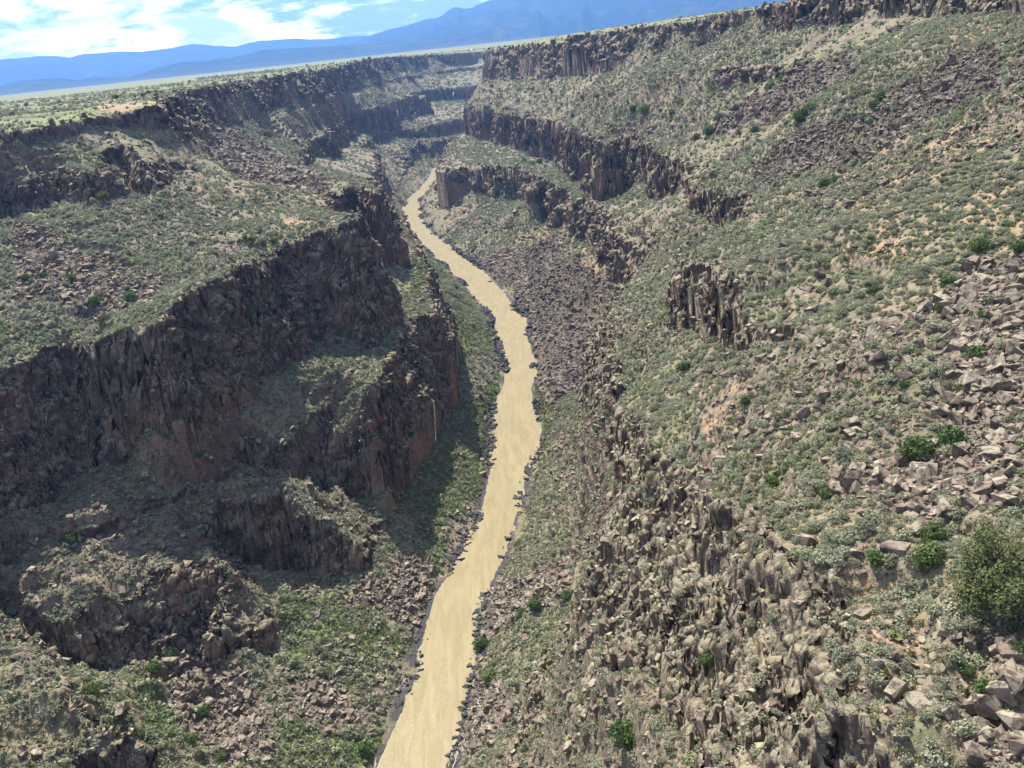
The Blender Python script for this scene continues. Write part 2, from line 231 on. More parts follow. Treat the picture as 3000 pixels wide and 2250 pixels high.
 'RD': [(170, -120, -14, 0.5), (165, 60, -14, 0.5), (150, 180, -14, 0.5), (156, 300, -17, 1), (162, 400, -20, 2), (168, 480, -26.9, 6), (167.3, 520, -28.2, 9), (155.3, 580, -29.7, 10), (141, 650, -31.3, 9), (137, 700, -33, 2), (128, 780, -34, 1), (112, 870, -37, 1), (90, 950, -40, 1), (82, 1003, -42, 2), (53, 1105, -43, 3), (8, 1265, -43, 3), (22, 1300, -43, 3), (80, 1335, -43, 3), (260, 1385, -43, 3), (900, 1470, -43, 3), (3000, 1530, -43, 3)],
 'RR': [(210, -120, 6, 12), (200, 60, 6, 13), (186, 180, 6, 14), (206.8, 500, 6.3, 16), (193, 570, 4.9, 17), (184.5, 640, 2.7, 19), (173.7, 730, -0, 22), (150, 800, -0.9, 24), (120.7, 880, -1.5, 27), (100.9, 945, -2.3, 32), (96.8, 1005, -8, 32), (67.8, 1110, -7.6, 32), (20, 1280, -8.4, 32), (42, 1296, -9, 30), (100, 1320, -9, 30), (280, 1360, -9, 30), (900, 1440, -9, 30), (3000, 1500, -9, 30)],
}

# patches of ground on the real terrain (plan polygons, metres)
PATCHES = {
 'talus': [
  [(-201.4, 358.3), (-184.9, 349.3), (-171.8, 345.9), (-159.7, 336), (-147.6, 325.5), (-137.2, 318.5), (-125.6, 308.1), (-123.1, 293.7), (-122, 283.1), (-132.1, 287), (-139.8, 285.8), (-147.2, 287), (-157.9, 294.4), (-164.4, 290.8), (-169.3, 284.6), (-180.9, 312.9)],
  [(-178.2, 570), (-204, 699.9), (-198.8, 735.9), (-178, 705.9), (-164.4, 702.8), (-141.1, 661.4), (-97.8, 508.1), (-93.7, 482.5), (-93, 475.3), (-99.7, 455.6), (-106.9, 442.4), (-123.2, 473.3), (-133.6, 479.5), (-153.4, 509.4), (-158.9, 491.2), (-177.1, 556.9)],
  [(-14.5, 716.9), (1.7, 702), (17.2, 689.1), (31.5, 671.6), (45.1, 654), (45.3, 591), (46.8, 553.2), (50.3, 507.1), (55.3, 486.1), (52, 461.3), (51, 455.7), (40.9, 475), (29.7, 493.5), (22.6, 516.3), (14.9, 542.4), (6.2, 596.2), (-4.1, 657), (-9.1, 686.4)],
  [(13.7, 497.6), (28.3, 485.3), (42.1, 473.4), (45.4, 445.8), (34.9, 303.8), (30.3, 274.7), (28.1, 265.5), (28.8, 377.3), (18.5, 394.6), (16.7, 419.1), (14.7, 448.8), (14.2, 471.9)],
  [(163.7, 271.7), (151.3, 249.7), (141.5, 232.1), (140.9, 243.9), (134.6, 246.5), (130.5, 249.4), (125.7, 251.4), (119.7, 252), (114, 253.8), (110.3, 260.9), (105.5, 266.3), (106, 287.1), (111.4, 325.6), (112.1, 343.9), (112.6, 363.5), (117.6, 361.2), (123.1, 360.8), (126.7, 344.6), (131.4, 333.7), (138.3, 329.5), (143.1, 321.1), (148.7, 315.9), (154.8, 312.2), (160.3, 307.8), (169.4, 310.7), (161.5, 281.4)],
  [(176.3, 423.2), (164, 388.6), (151.6, 354.4), (145.8, 359.9), (141.7, 370.8), (147.6, 414.3), (140.5, 425.5), (130.2, 435.6), (124.6, 466.4), (128.6, 490.9), (133.8, 521.3), (141.3, 499.3), (155.3, 502.4), (157.1, 469.1), (162.8, 451.6), (168.4, 433.5)],
  [(86.9, 137.1), (65.5, 100.2), (52.9, 78.3), (50, 78.3), (47.2, 78.7), (45.7, 80.4), (43.7, 81.6), (42.4, 86.5), (41.2, 92.7), (40.8, 95.2), (40.5, 98), (42.4, 97), (45.1, 97.9), (49, 96), (52.4, 93.7), (55.4, 96.9), (58.6, 100.3), (60.9, 104.5), (64.7, 111.1), (67.7, 118.1), (71.2, 126.1), (77.3, 134.1), (82.9, 140.9), (85.5, 139.9)],
  [(42.5, 60.5), (38.4, 57.1), (36.6, 56.9), (35.3, 55.2), (33.6, 52.8), (33.1, 50.6), (32.7, 48.5), (33.6, 47.7), (34.6, 47.1), (37.7, 52.4)],
  [(-108.7, 205.8), (-103.8, 206.9), (-99.6, 209.4), (-92.8, 202.8), (-87.7, 199.5), (-82.4, 192.3), (-77.2, 185.3), (-75.2, 178.1), (-74.3, 173.9), (-77, 170.8), (-80.2, 168.9), (-87.4, 173.4), (-92.4, 173.7), (-97.5, 180.8), (-101.9, 186.6), (-107.4, 200)],
  [(-61.5, 233.8), (-54.2, 242.2), (-47.3, 255.6), (-40.4, 258.6), (-33.2, 260.3), (-33.8, 251.7), (-34.3, 242.7), (-36.5, 232.8), (-38.5, 223.8), (-44.2, 226.5), (-49.8, 228.6), (-55.5, 230.8)],
  [(-14.6, 247.1), (-7.1, 241.5), (0, 236.2), (7, 234), (13.9, 233.7), (12.6, 221.6), (11.3, 207.3), (3.8, 215.6), (-4.2, 218.8), (-10.3, 216.3), (-16.5, 214.8), (-15.5, 228.9)],
  [(-58.9, 288.1), (-50.1, 293.4), (-42.1, 308.9), (-39.4, 305.6), (-36.7, 303.1), (-46, 299), (-52.9, 284), (-55.6, 284.4)],
  [(-17.9, 204), (-13.6, 196.5), (-9.4, 186.1), (-9, 178.8), (-8.6, 169.5), (-14.9, 169.9), (-21.5, 172.4), (-22.4, 177.6), (-23.2, 181.9), (-20.7, 192.4)],
  [(-63.3, 204.7), (-59.2, 202.9), (-55.2, 201), (-53.9, 195.3), (-52.7, 190), (-57.8, 187.2), (-62.7, 184), (-67.2, 189.9), (-71.8, 195.5), (-67.9, 200.7)],
 ],
 'rocky': [
  [(40.7, 203.2), (47.2, 188.5), (47.1, 157.1), (51.4, 146), (55, 135.9), (65.8, 134.4), (77.1, 134.4), (64.9, 110.9), (58.3, 97.6), (51.9, 96.9), (45.7, 96.4), (42.5, 103.3), (40.3, 115.3), (38.3, 133.1), (35.3, 154.5), (39.4, 184)],
  [(11.5, 539.3), (34.4, 495.4), (53.1, 452), (28.7, 237.8), (23.7, 191.3), (20, 190.9), (15.9, 188.2), (12.7, 236.5), (5.7, 249), (9.6, 278.1), (14.4, 316.8), (15.7, 361.2), (16.8, 403.4), (14.6, 467.8)],
  [(-77.1, 209.9), (-67.2, 213.4), (-56.7, 216.4), (-50, 215), (-43.2, 213.2), (-43.8, 202.1), (-44.2, 191.6), (-52.1, 185), (-59.4, 178.3), (-67.6, 179.2), (-75.6, 180), (-76.6, 194.8)],
  [(9.2, 153.2), (14.3, 134.4), (17.1, 111.6), (20.2, 98.2), (21, 80.7), (20.2, 68.5), (20.7, 62.5), (10, 97.3), (-19.9, 162.6), (-13.7, 171.8), (-7, 180.8), (2.3, 190.3)],
  [(34, 75), (37.2, 64.6), (42.7, 60.9), (37.7, 52.5), (34.6, 47.1), (30, 49.9), (25.3, 53.9), (27.6, 59.9)],
  [(-156.2, 233), (-145.4, 249.1), (-123, 248), (-109.2, 258.3), (-96.9, 275.9), (-78.8, 283.3), (-60.5, 294.5), (-54.6, 286.6), (-49.9, 285.4), (-57.2, 278.7), (-58.9, 248.3), (-75.2, 230.8), (-86.1, 205.6), (-107.9, 202.7), (-119.8, 185.3), (-123.5, 173.8), (-129.8, 167.5), (-153.4, 213.1)],
  [(-82.9, 326.9), (-75.5, 344.5), (-63.8, 345), (-54, 351.4), (-52.2, 424.7), (-45.2, 392.8), (-40, 372.3), (-50, 327.3), (-60.7, 304.7), (-66.3, 305.7), (-72.6, 309.6), (-80, 328)],
  [(89.6, 261.4), (103.3, 260.8), (114, 253.8), (126.1, 237.8), (140.6, 230.4), (124.3, 202.4), (111.4, 180.1), (101.3, 188.9), (91.9, 203), (87.2, 216), (80, 225.7), (85.8, 246.1)],
 ],
 'grass': [
  [(-59.7, 583.2), (-79.7, 895.6), (-66.2, 875.2), (-38, 780.4), (-14.9, 702.7), (-16.1, 690), (-17.3, 676.9), (-26, 712.3), (-35.5, 748.6), (-56.2, 798.3), (-78, 837.5), (-57.6, 589.7)],
  [(11.3, 436.9), (16.7, 419.1), (21.5, 400.1), (20.2, 373), (18.6, 341.4), (13.5, 338.6), (8.4, 337.1), (8.5, 365), (8.3, 389.4), (9.7, 409.6)],
  [(-11.3, 426.8), (-6.8, 440.5), (-2, 453.8), (-3.4, 434.5), (-4.7, 417.7), (-8.8, 397.4), (-12.5, 375.1), (-15.7, 368.2), (-18.7, 361.1), (-15.4, 395.6)],
  [(-33.4, 362.4), (-25.5, 383.1), (-16.4, 400.9), (-14.6, 382.1), (-12.8, 359.8), (-14.2, 336.2), (-15.4, 316), (-22, 296.4), (-27.9, 279.3), (-34.3, 273.8), (-40.4, 267.4), (-44.5, 283.3), (-48.1, 294.5), (-40.4, 318.6)],
  [(-55.3, 741.4), (-41.5, 687.2), (-29.5, 640.2), (-18.6, 578.4), (-9.7, 537.9), (-7.5, 502), (-5.5, 467.2), (-20.5, 453.3), (-29.5, 375.3), (-31.1, 378.1), (-36.4, 422.7), (-36.9, 459.5)],
  [(-79.9, 226.9), (-71.8, 234.9), (-62.4, 240.8), (-52.5, 227.9), (-43.5, 217), (-46.8, 208.4), (-49.9, 200.2), (-60.6, 203.4), (-71.6, 207.7), (-77.6, 212.9), (-81.7, 213), (-80.2, 218.2)],
  [(-34.1, 265.6), (-28.7, 275.1), (-22.9, 284.5), (-23.7, 276.9), (-24.5, 269.9), (-27.7, 261), (-30.7, 253), (-32.4, 259.6)],
  [(-113.2, 176.2), (-108.6, 182.4), (-103, 187.7), (-101.3, 180.5), (-97.3, 169.6), (-96.1, 155), (-103.5, 155.5), (-109.4, 167.2)],
  [(-72.2, 185.1), (-62.6, 183.3), (-52.9, 181.6), (-49.1, 184.8), (-45.2, 188.1), (-46.3, 180.2), (-47.4, 172.8), (-60.2, 169), (-72.8, 166.1), (-72.2, 174.4)],
 ],
 'soil': [
  [(89.1, 259.9), (102.8, 259.4), (114, 253.8), (127.4, 240.3), (141.5, 232.1), (129.1, 210.5), (118.2, 191.8), (105.1, 190.6), (95.6, 197.2), (86.4, 200.4), (75, 198.9), (84.3, 234.3)],
  [(74.8, 192.7), (83.4, 186.1), (91.9, 181), (96.5, 171.6), (100.8, 163.6), (95.1, 152.5), (90.1, 142.8), (83.6, 149.7), (77.5, 159.9), (74.4, 168), (69.4, 172.9), (72.2, 182.9)],
  [(182.3, 351.9), (187.4, 335.4), (190.6, 318), (173.7, 289.1), (163.7, 271.7), (166.3, 292.5), (166.6, 311.4), (173.4, 329.4)],
  [(40.8, 178), (40.9, 149.6), (45.4, 142.9), (44.7, 134.3), (42.7, 122.5), (38.7, 126.3), (35.8, 135.8), (34.3, 143), (32.7, 151.7), (35.1, 157.8)],
  [(36, 80.2), (37.7, 75.5), (39.3, 71.4), (38, 66.3), (37.5, 62.8), (35.9, 61.9), (34.6, 61.7), (32.5, 62.6), (30.1, 63.1), (31.8, 69.4), (33.4, 75.9), (34.6, 77.9)],
  [(11.5, 239.6), (15.6, 191.1), (17, 147.3), (18.5, 131.1), (18.9, 112.3), (19.8, 102.2), (20.6, 93.6), (17.8, 99.7), (14.8, 107.5), (12.4, 123.2), (9.6, 147.1), (12.4, 219.5)],
  [(22.5, 705.2), (46.5, 686.8), (64.1, 619.3), (67.5, 558.9), (64.8, 467.9), (58.8, 498.3), (48.5, 500.5), (42.8, 560.6), (34.9, 621.1), (29.3, 666.4)],
  [(-92.2, 370.2), (-78.5, 370.3), (-63.9, 365.2), (-67, 357.3), (-71.4, 356.9), (-79.9, 351.8), (-89, 350), (-90.1, 358.3)],
  [(-231, 539.9), (-217.1, 554), (-207.9, 583.8), (-185.1, 522.2), (-167.4, 474.4), (-178.3, 467.5), (-185.5, 452.5), (-199.4, 476.1)],
 ],
}
# woody plants seen one by one: kind, x, y, width
PLANTS = [('shrub', 49.9, 95, 6.1), ('shrub', 53.6, 94.4, 5.5), ('shrub', 36.7, 76.8, 3.2), ('shrub', 40.2, 73, 4.3), ('shrub', 43.1, 77.6, 3.5), ('shrub', 55.2, 110.6, 2.4), ('shrub', 59.2, 103.3, 2.8), ('shrub', 64.6, 109.7, 3.5), ('shrub', 85, 147.6, 4.9), ('shrub', 87.4, 139.6, 3.8), ('shrub', 69.8, 154.4, 3), ('shrub', 75.1, 138.2, 3.7), ('shrub', 68.8, 128, 3.1), ('shrub', 39.6, 56.6, 2.2), ('shrub', 36.1, 55, 2.6), ('shrub', 36.1, 57.9, 1.7), ('shrub', 36.9, 111.7, 2.7), ('shrub', 39.3, 97.3, 2.7), ('shrub', 41.8, 142.2, 2.8), ('shrub', 42.6, 95.9, 1.8), ('shrub', 43, 100.1, 1.6), ('shrub', 39.2, 112.1, 1.9), ('shrub', 70.5, 119.5, 3.1), ('shrub', 11.4, 98.8, 6.6), ('shrub', 22.1, 93.4, 3.3), ('shrub', 14.6, 115.2, 3.9), ('shrub', -15, 197.4, 7), ('shrub', -18, 216.6, 6.6), ('shrub', 9.5, 210.6, 5.1), ('shrub', -0.4, 218.1, 5.8), ('shrub', -4.4, 219.6, 4.4), ('shrub', 42.8, 196.4, 5.1), ('shrub', 115.3, 641.3, 12), ('shrub', 110.8, 661.8, 8.7), ('shrub', 127.7, 359, 9.5), ('shrub', 131.7, 357.7, 7.8), ('shrub', 158, 490.7, 10), ('shrub', 156.8, 468.2, 7.5), ('shrub', 143.2, 319.5, 6.8), ('shrub', 139.5, 317.2, 6), ('shrub', 135.3, 313.9, 5.2), ('shrub', 98.7, 255, 5.1), ('shrub', 100.3, 250.8, 4.4), ('shrub', 123.8, 492.5, 9.4), ('shrub', 135.2, 509.7, 8.6), ('shrub', 140.4, 494.2, 7.2), ('shrub', 119.4, 500.5, 7.3), ('shrub', 125.4, 435.1, 5.9), ('shrub', 129, 424.1, 5.8), ('shrub', 102.7, 626.9, 7.6), ('shrub', 103.4, 622.8, 8.3), ('shrub', 93.4, 613.8, 6.8), ('shrub', 42.6, 861, 9.4), ('shrub', 35.3, 874.8, 7.6), ('shrub', 50.2, 862.7, 8.5), ('shrub', -9.1, 880.4, 6.7), ('shrub', 23.6, 836.7, 7.3), ('shrub', 53.4, 538.6, 4.8), ('shrub', -33.8, 617.8, 6.2), ('shrub', -6, 508.2, 4.6), ('shrub', -140.2, 291.4, 6.4), ('shrub', -128.2, 291.9, 7), ('shrub', -132.3, 278.4, 5.5), ('shrub', -163.6, 308.1, 4.2), ('shrub', -169.1, 306.6, 4.6), ('shrub', -153.9, 308.1, 4.2), ('shrub', -139.4, 232.2, 6.8), ('shrub', -113.2, 176.2, 7.1), ('shrub', -106.5, 206.5, 6.9), ('shrub', -109, 199.8, 5.9), ('shrub', -91.2, 184.1, 5.3), ('shrub', -91.3, 173.5, 4.6), ('shrub', -70.9, 203.6, 3.8), ('shrub', -82.5, 168.8, 4.5), ('shrub', -49, 177.3, 5.9), ('shrub', -94.9, 172.6, 3.2), ('shrub', -18.8, 357, 4.7), ('shrub', -62.8, 201.3, 3.2), ('shrub', -71.2, 198.3, 2.9), ('shrub', -87.5, 218.5, 3.3), ('shrub', -90.6, 252.4, 3.3), ('shrub', -106.3, 261.3, 4), ('shrub', -107.6, 253.1, 3.6), ('shrub', -3.9, 265.2, 4.1), ('shrub', 24.4, 238.3, 3.1), ('shrub', 8.2, 285.6, 3.9), ('tree', -98.3, 347.4, 4), ('tree', -93.7, 345.1, 4.3), ('tree', -90.6, 350.7, 4), ('tree', -101, 348.2, 3.2), ('tree', -108.6, 405.8, 4.1), ('tree', -191.3, 799.9, 9.8), ('tree', -159.9, 488.5, 5.6), ('tree', -164, 374, 5.8), ('tree', -140.9, 330.6, 3.1), ('tree', -189.4, 910.2, 7), ('tree', -106.3, 399.5, 2.7), ('tree', 97.4, 761.9, 5.8), ('tree', 77.3, 1002.4, 7.6), ('tree', 92.6, 831.2, 5.4), ('tree', 111.5, 658.8, 4.3), ('tree', 81.2, 818.9, 5.3), ('tree', 125.9, 644.9, 4.3), ('tree', 126.9, 604.9, 5.4), ('tree', 103, 697.3, 4.6), ('tree', 73.2, 950, 6.2), ('tree', 57.9, 1021.4, 6.6), ('tree', 14.6, 1179.7, 6.4), ('tree', 12.6, 1169.5, 5), ('tree', 105.1, 519.1, 4.6), ('tree', 131.2, 486.3, 5.5), ('tree', 133.6, 605.6, 4.7), ('tree', -229.7, 581.5, 5.4), ('tree', -334.9, 679.2, 4.1), ('tree', -231.6, 659.4, 3.8), ('tree', -224.5, 650, 3), ('tree', -229.5, 612.6, 2.8), ('tree', -213.8, 583.9, 4), ('tree', -209.9, 949.1, 3.7), ('tree', -226.4, 932, 3.6), ('tree', -392.1, 1252.4, 5.7), ('tree', -348.2, 1887.7, 6.2), ('tree', -210.8, 1314.5, 4.3), ('tree', -322.3, 698.3, 2.5), ('tree', -146.9, 1876.3, 8.1), ('tree', -159.8, 1806.8, 7.8), ('tree', -174.5, 1599.5, 6.9), ('tree', -160.4, 1601.7, 6.1), ('tree', -190.3, 1405.9, 6.1), ('tree', -182.1, 1384.9, 5.3), ('tree', -203.3, 1348.4, 6.6), ('juniper', 41.1, 62.5, 12.5)]
PLANT_LABELS = [
  'wide green bush with two rounded lobes, lower lobe, above the boulder field',
  'upper right lobe of the wide green bush above the boulder field',
  'bright green rounded shrub left of the big juniper',
  'dark green shrub pressed against the left side of the big juniper',
  'green shrub at the top left of the big juniper, under the boulders',
  'small dark green shrub among grey boulders above the wide two-lobed bush',
  'green shrub in the boulders right of the small dark shrub and above the two-lobed bush',
  'tall green shrub at the edge of the dark boulder field, halfway up it',
  'green shrub at the top edge of the near boulder field',
  'dark green shrub cut by the right edge of the picture, top of the boulder field',
  'fresh green shrub standing alone in pale sagebrush below the orange soil',
  'green shrub left of the boulder field, above its neighbour of the same size',
  'green shrub left of the boulder field, just below its twin',
  'dark green shrub at the right edge, below the big juniper',
  'green shrub lowest at the right edge, beside the purple slabs',
  'olive shrub up-slope of the lowest green shrub near the purple slabs',
  'green shrub among loose boulders at the head of the near cliff',
  'green shrub between sagebrush and the boulder field, left of the lobed bush',
  'small green shrub on tan ground at the lip of the slope above the near cliff',
  'small bright green shrub just under the left end of the lobed bush',
  'small yellow-green shrub next to the bright one under the lobed bush',
  'small green shrub beside pale boulders on the near slope, right of the cliff head',
  'olive green shrub on the left rim of the boulder field, below the twin shrubs',
  'big grey-green tree-like shrub among boulders at the foot of the near cliff',
  'round dark shrub on the ledge under the near cliff',
  'yellow-green shrub on tan soil left of the near cliff foot',
  'round dark green bush on the right bank, nearest the camera',
  'dark green bush on the right bank, second from the bottom',
  'single dark green bush on the scree above the right bank',
  'green bush at the top of the bank scree, right of the river',
  'smaller green bush below and left of the bank scree bush',
  'olive bush at the foot of the dark outcrop in the middle of the slope',
  'dark green thicket in the middle of the far sage slope',
  'small companion bush left of the far slope thicket',
  'green bush low end of the row beside the dark talus streak',
  'green bush high end of the row beside the dark talus streak',
  'green bush at the lower left border of the upper talus streak',
  'green bush at the upper left border of the upper talus streak',
  'olive bush in the middle of the big talus streak, highest of three',
  'olive bush in the middle of the big talus streak, second of three',
  'olive bush in the middle of the big talus streak, lowest of three',
  'olive green bush where the big talus streak ends, left one',
  'olive green bush where the big talus streak ends, right one',
  'green bush under the columnar band, lower left of its cluster',
  'green bush under the columnar band, middle of its cluster',
  'green bush under the columnar band, upper right of its cluster',
  'green bush under the columnar band, lowest of its cluster',
  'dark bush left of the tip of the upper talus streak',
  'dark bush touching the tip of the upper talus streak',
  'green bush at the head of the gully beside the tall red cliff',
  'green bush in the middle of the gully beside the tall red cliff',
  'green bush at the mouth of the gully beside the tall red cliff',
  'dark bush at the foot of the tall far cliff, middle of three',
  'dark bush at the foot of the tall far cliff, left of three',
  'dark bush at the foot of the tall far cliff, right of three',
  'small bush on the ledge over the far lower cliff',
  'small bush at the foot of the far lower cliff',
  'small dark bush above the grey scree of the far right bank',
  'small green bush on the left bank at the upper narrows of the river',
  'dark bush on the left bank where the river widens',
  'large green bush below the pale boulders of the left bench',
  'dark green bush right of the large one on the left bench',
  'bluish green bush at the lip of the big left cliff',
  'yellow-green bush in the left bench boulders, middle of three',
  'yellow-green bush in the left bench boulders, left of three',
  'yellow-green bush in the left bench boulders, right of three',
  'dark green bush on the shaded ledge above the lower left spur',
  'big green bush at the foot of the lower left cliff',
  'green bush under the blocky end of the lower left spur',
  'green bush between the spur and the big bush at the cliff foot',
  'dark bush right of the pale rubble fan at the bottom left',
  'dark bush below the tan slab in the bottom left corner',
  'green bush on the grassy flat left of the river bank stones',
  'green bush at the lower edge of the rubble fan, bottom left',
  'pale yellow-green bush by the left bank at the very bottom',
  'small bush below the big tan slabs at the bottom left',
  'small bush on the left bank opposite the bright grass strip',
  'small bush on the grassy flat, nearer the left bank',
  'small bush left of the grassy flat bushes',
  'small bush at the tip of the lower left spur',
  'small bush on the dark wall of the lower left spur',
  'dark bush under the foot of the big left cliff',
  'bush on the knob below the big left cliff',
  'bush at the right bank across from the grassy flat',
  'bush at the broken rocks above the right bank talus',
  'bush on the sage talus of the right bank, middle reach',
  'dark juniper left of a pair at the lip of the left bench',
  'dark juniper, middle one at the lip of the left bench',
  'dark juniper, right one at the lip of the left bench',
  'smallest juniper behind the three at the lip of the left bench',
  'lone juniper in the middle of the left sage bench',
  'dark juniper high on the left bench under the rim cliff',
  'dark juniper against the corner of the left rim cliff',
  'dark juniper at the end of the reddish ledge cliff on the left',
  'small juniper in the sage below the reddish ledge cliff',
  'distant juniper under the far left rim cliff',
  'small juniper beside the lone one on the left bench',
  'juniper dot on the far right slope over the tall cliff, middle',
  'juniper against the right rim cliff, where it bends away',
  'juniper dot left of the middle one over the tall far cliff',
  'juniper left of the dark thicket on the far sage slope',
  'lowest juniper dot over the tall far cliff',
  'juniper under the columnar band near its left end',
  'juniper between the columnar band and the dark thicket',
  'juniper dot below the left end of the columnar band',
  'juniper at the rubble below the right rim bend',
  'juniper left of the rubble below the right rim bend',
  'juniper on the far right point, upper of two',
  'juniper on the far right point, lower of two',
  'juniper in the broken cliffs right of the gully',
  'juniper in the thicket under the columnar band',
  'juniper above the thicket row under the columnar band',
  ('small dark juniper dotting the far plateau or rim', 'junipers dotting the far plateau and rim'),
  ('small dark juniper dotting the far plateau or rim', 'junipers dotting the far plateau and rim'),
  ('small dark juniper dotting the far plateau or rim', 'junipers dotting the far plateau and rim'),
  ('small dark juniper dotting the far plateau or rim', 'junipers dotting the far plateau and rim'),
  ('small dark juniper dotting the far plateau or rim', 'junipers dotting the far plateau and rim'),
  ('small dark juniper dotting the far plateau or rim', 'junipers dotting the far plateau and rim'),
  ('small dark juniper dotting the far plateau or rim', 'junipers dotting the far plateau and rim'),
  ('small dark juniper dotting the far plateau or rim', 'junipers dotting the far plateau and rim'),
  ('small dark juniper dotting the far plateau or rim', 'junipers dotting the far plateau and rim'),
  ('small dark juniper dotting the far plateau or rim', 'junipers dotting the far plateau and rim'),
  ('small dark juniper dotting the far plateau or rim', 'junipers dotting the far plateau and rim'),
  ('small dark juniper dotting the far plateau or rim', 'junipers dotting the far plateau and rim'),
  ('small dark juniper dotting the far plateau or rim', 'junipers dotting the far plateau and rim'),
  ('small dark juniper dotting the far plateau or rim', 'junipers dotting the far plateau and rim'),
  ('small dark juniper dotting the far plateau or rim', 'junipers dotting the far plateau and rim'),
  ('small dark juniper dotting the far plateau or rim', 'junipers dotting the far plateau and rim'),
  ('small dark juniper dotting the far plateau or rim', 'junipers dotting the far plateau and rim'),
  ('small dark juniper dotting the far plateau or rim', 'junipers dotting the far plateau and rim'),
  ('small dark juniper dotting the far plateau or rim', 'junipers dotting the far plateau and rim'),
  'big spreading olive-green juniper with bare limbs, largest tree near the right edge']
BOULDERS = [(-106.1, 203, 5.1), (-104, 203.1, 4.5), (-105.3, 172.1, 4.3), (-84.6, 187.2, 3.4), (-76.2, 174.9, 2.9), (-84.5, 190.3, 2.3), (38.7, 76.7, 3.2), (45.3, 90, 3.3), (45.2, 96.7, 2.6), (47.3, 90.6, 2.5), (35.5, 78.9, 1.7), (40.9, 123.8, 2.6), (42.3, 117.1, 3), (42.5, 122, 2.3), (37.5, 119.8, 1.7), (40.7, 141.1, 2.3), (55.4, 146.6, 2.1), (53.1, 146, 2.7), (47.1, 149.8, 2.2), (52.1, 136.4, 1.7), (148.9, 314.5, 4.5), (142.2, 285.6, 4.5), (37.3, 53.8, 3.2), (36.9, 51.9, 3.1), (32.8, 49.4, 2.6), (32.7, 70, 2.3), (46.3, 81.6, 2.9), (52.1, 87.9, 2.8), (56.2, 89.6, 3.4), (50.7, 82.4, 3.3), (51.1, 78.7, 2.9), (55.4, 83.7, 2.7), (44.3, 83.9, 2.6), (-27.6, 247.3, 4.3), (-38, 243.3, 3.2), (-126.9, 273.5, 2.7), (-129.5, 297, 2.9), (-139.1, 294.4, 2.9), (-150.2, 303.3, 2.6), (64.2, 104.4, 2.8), (71.9, 113.9, 3.4), (78.6, 129.1, 3.1), (42.4, 79.4, 2.3), (45.9, 77.8, 2.2), (-162.8, 290.5, 3.7), (-170, 297.3, 3.4), (-156.4, 294.6, 3.3), (35.3, 77.3, 1.4), (-60.5, 202.7, 1.7), (-71.8, 169, 2.6), (-74.4, 189.9, 2.2), (24.5, 60.2, 1.2), (24.6, 71.5, 1.2)]
BOULDER_LABELS = [
  'big tan slab on rubble under the lower left spur, left of a pair',
  'big tan slab on rubble under the lower left spur, right of a pair',
  'large tan slab alone in sage at the bottom left',
  'large tan boulder in the middle of the rubble fan, bottom left',
  'tan boulder at the lower end of the rubble fan',
  'tan boulder just above the one in the middle of the rubble fan',
  'big pale lichen-covered boulder above the big juniper, left side',
  'large boulder on the lower rim of the near boulder field',
  'grey boulder at the left rim of the boulder field, upper',
  'grey boulder right of the upper rim one',
  'pale boulder left of the bright green shrub',
  'pale boulder of a group on the near slope, left',
  'pale boulder of a group on the near slope, right',
  'pale boulder of a group on the near slope, top',
  'small pale boulder on tan soil at the cliff head',
  'pale boulder near the lip of the slope, top of the near cliff',
  'flat pale boulder high on the near sage slope, right',
  'flat pale boulder high on the near sage slope, middle',
  'flat pale boulder by the foot of the dark outcrop',
  'flat pale boulder on the near sage slope, lowest',
  'long pale slab on the big talus streak, left',
  'long pale slab on the big talus streak, right',
  'purple slab at the lower right edge, upper',
  'purple slab at the lower right edge, middle',
  'purple slab at the lower right corner',
  'yellowish boulder on the lip above the near cliff',
  'boulder in the lower boulder field, middle left',
  'boulder in the boulder field under the lobed bush, right',
  'boulder in the boulder field, right of centre',
  'boulder in the boulder field by the right edge',
  'boulder in the boulder field above the big juniper, right',
  'boulder at the right edge of the boulder field, upper middle',
  'boulder left of centre in the lower boulder field',
  'large tan boulder at the edge of the left bank',
  'tan boulder on the rubble of the left bank',
  'pale boulder at the lip of the big left cliff, left',
  'pale boulder of the left bench, right of the dark bush',
  'pale boulder of the left bench, right of the rubble',
  'pale boulder low in the left bench rubble',
  'boulder at the top left of the near boulder field',
  'boulder at the top of the boulder field, right',
  'boulder at the very top of the near boulder field',
  'boulder above the juniper, left of the big one',
  'boulder above the juniper, right of the big one',
  'pale boulder in the left bench rubble, lower left',
  'pale boulder in the left bench rubble, far left',
  'pale boulder in the left bench rubble, centre',
  'small boulder beside the bright green shrub',
  'small tan boulder on the left grassy flat',
  'tan boulder in the grass near the bottom edge',
  'tan boulder at the right side of the rubble fan',
  'yellowish block under the lip of the near cliff',
  'yellowish block on the lip of the near cliff']
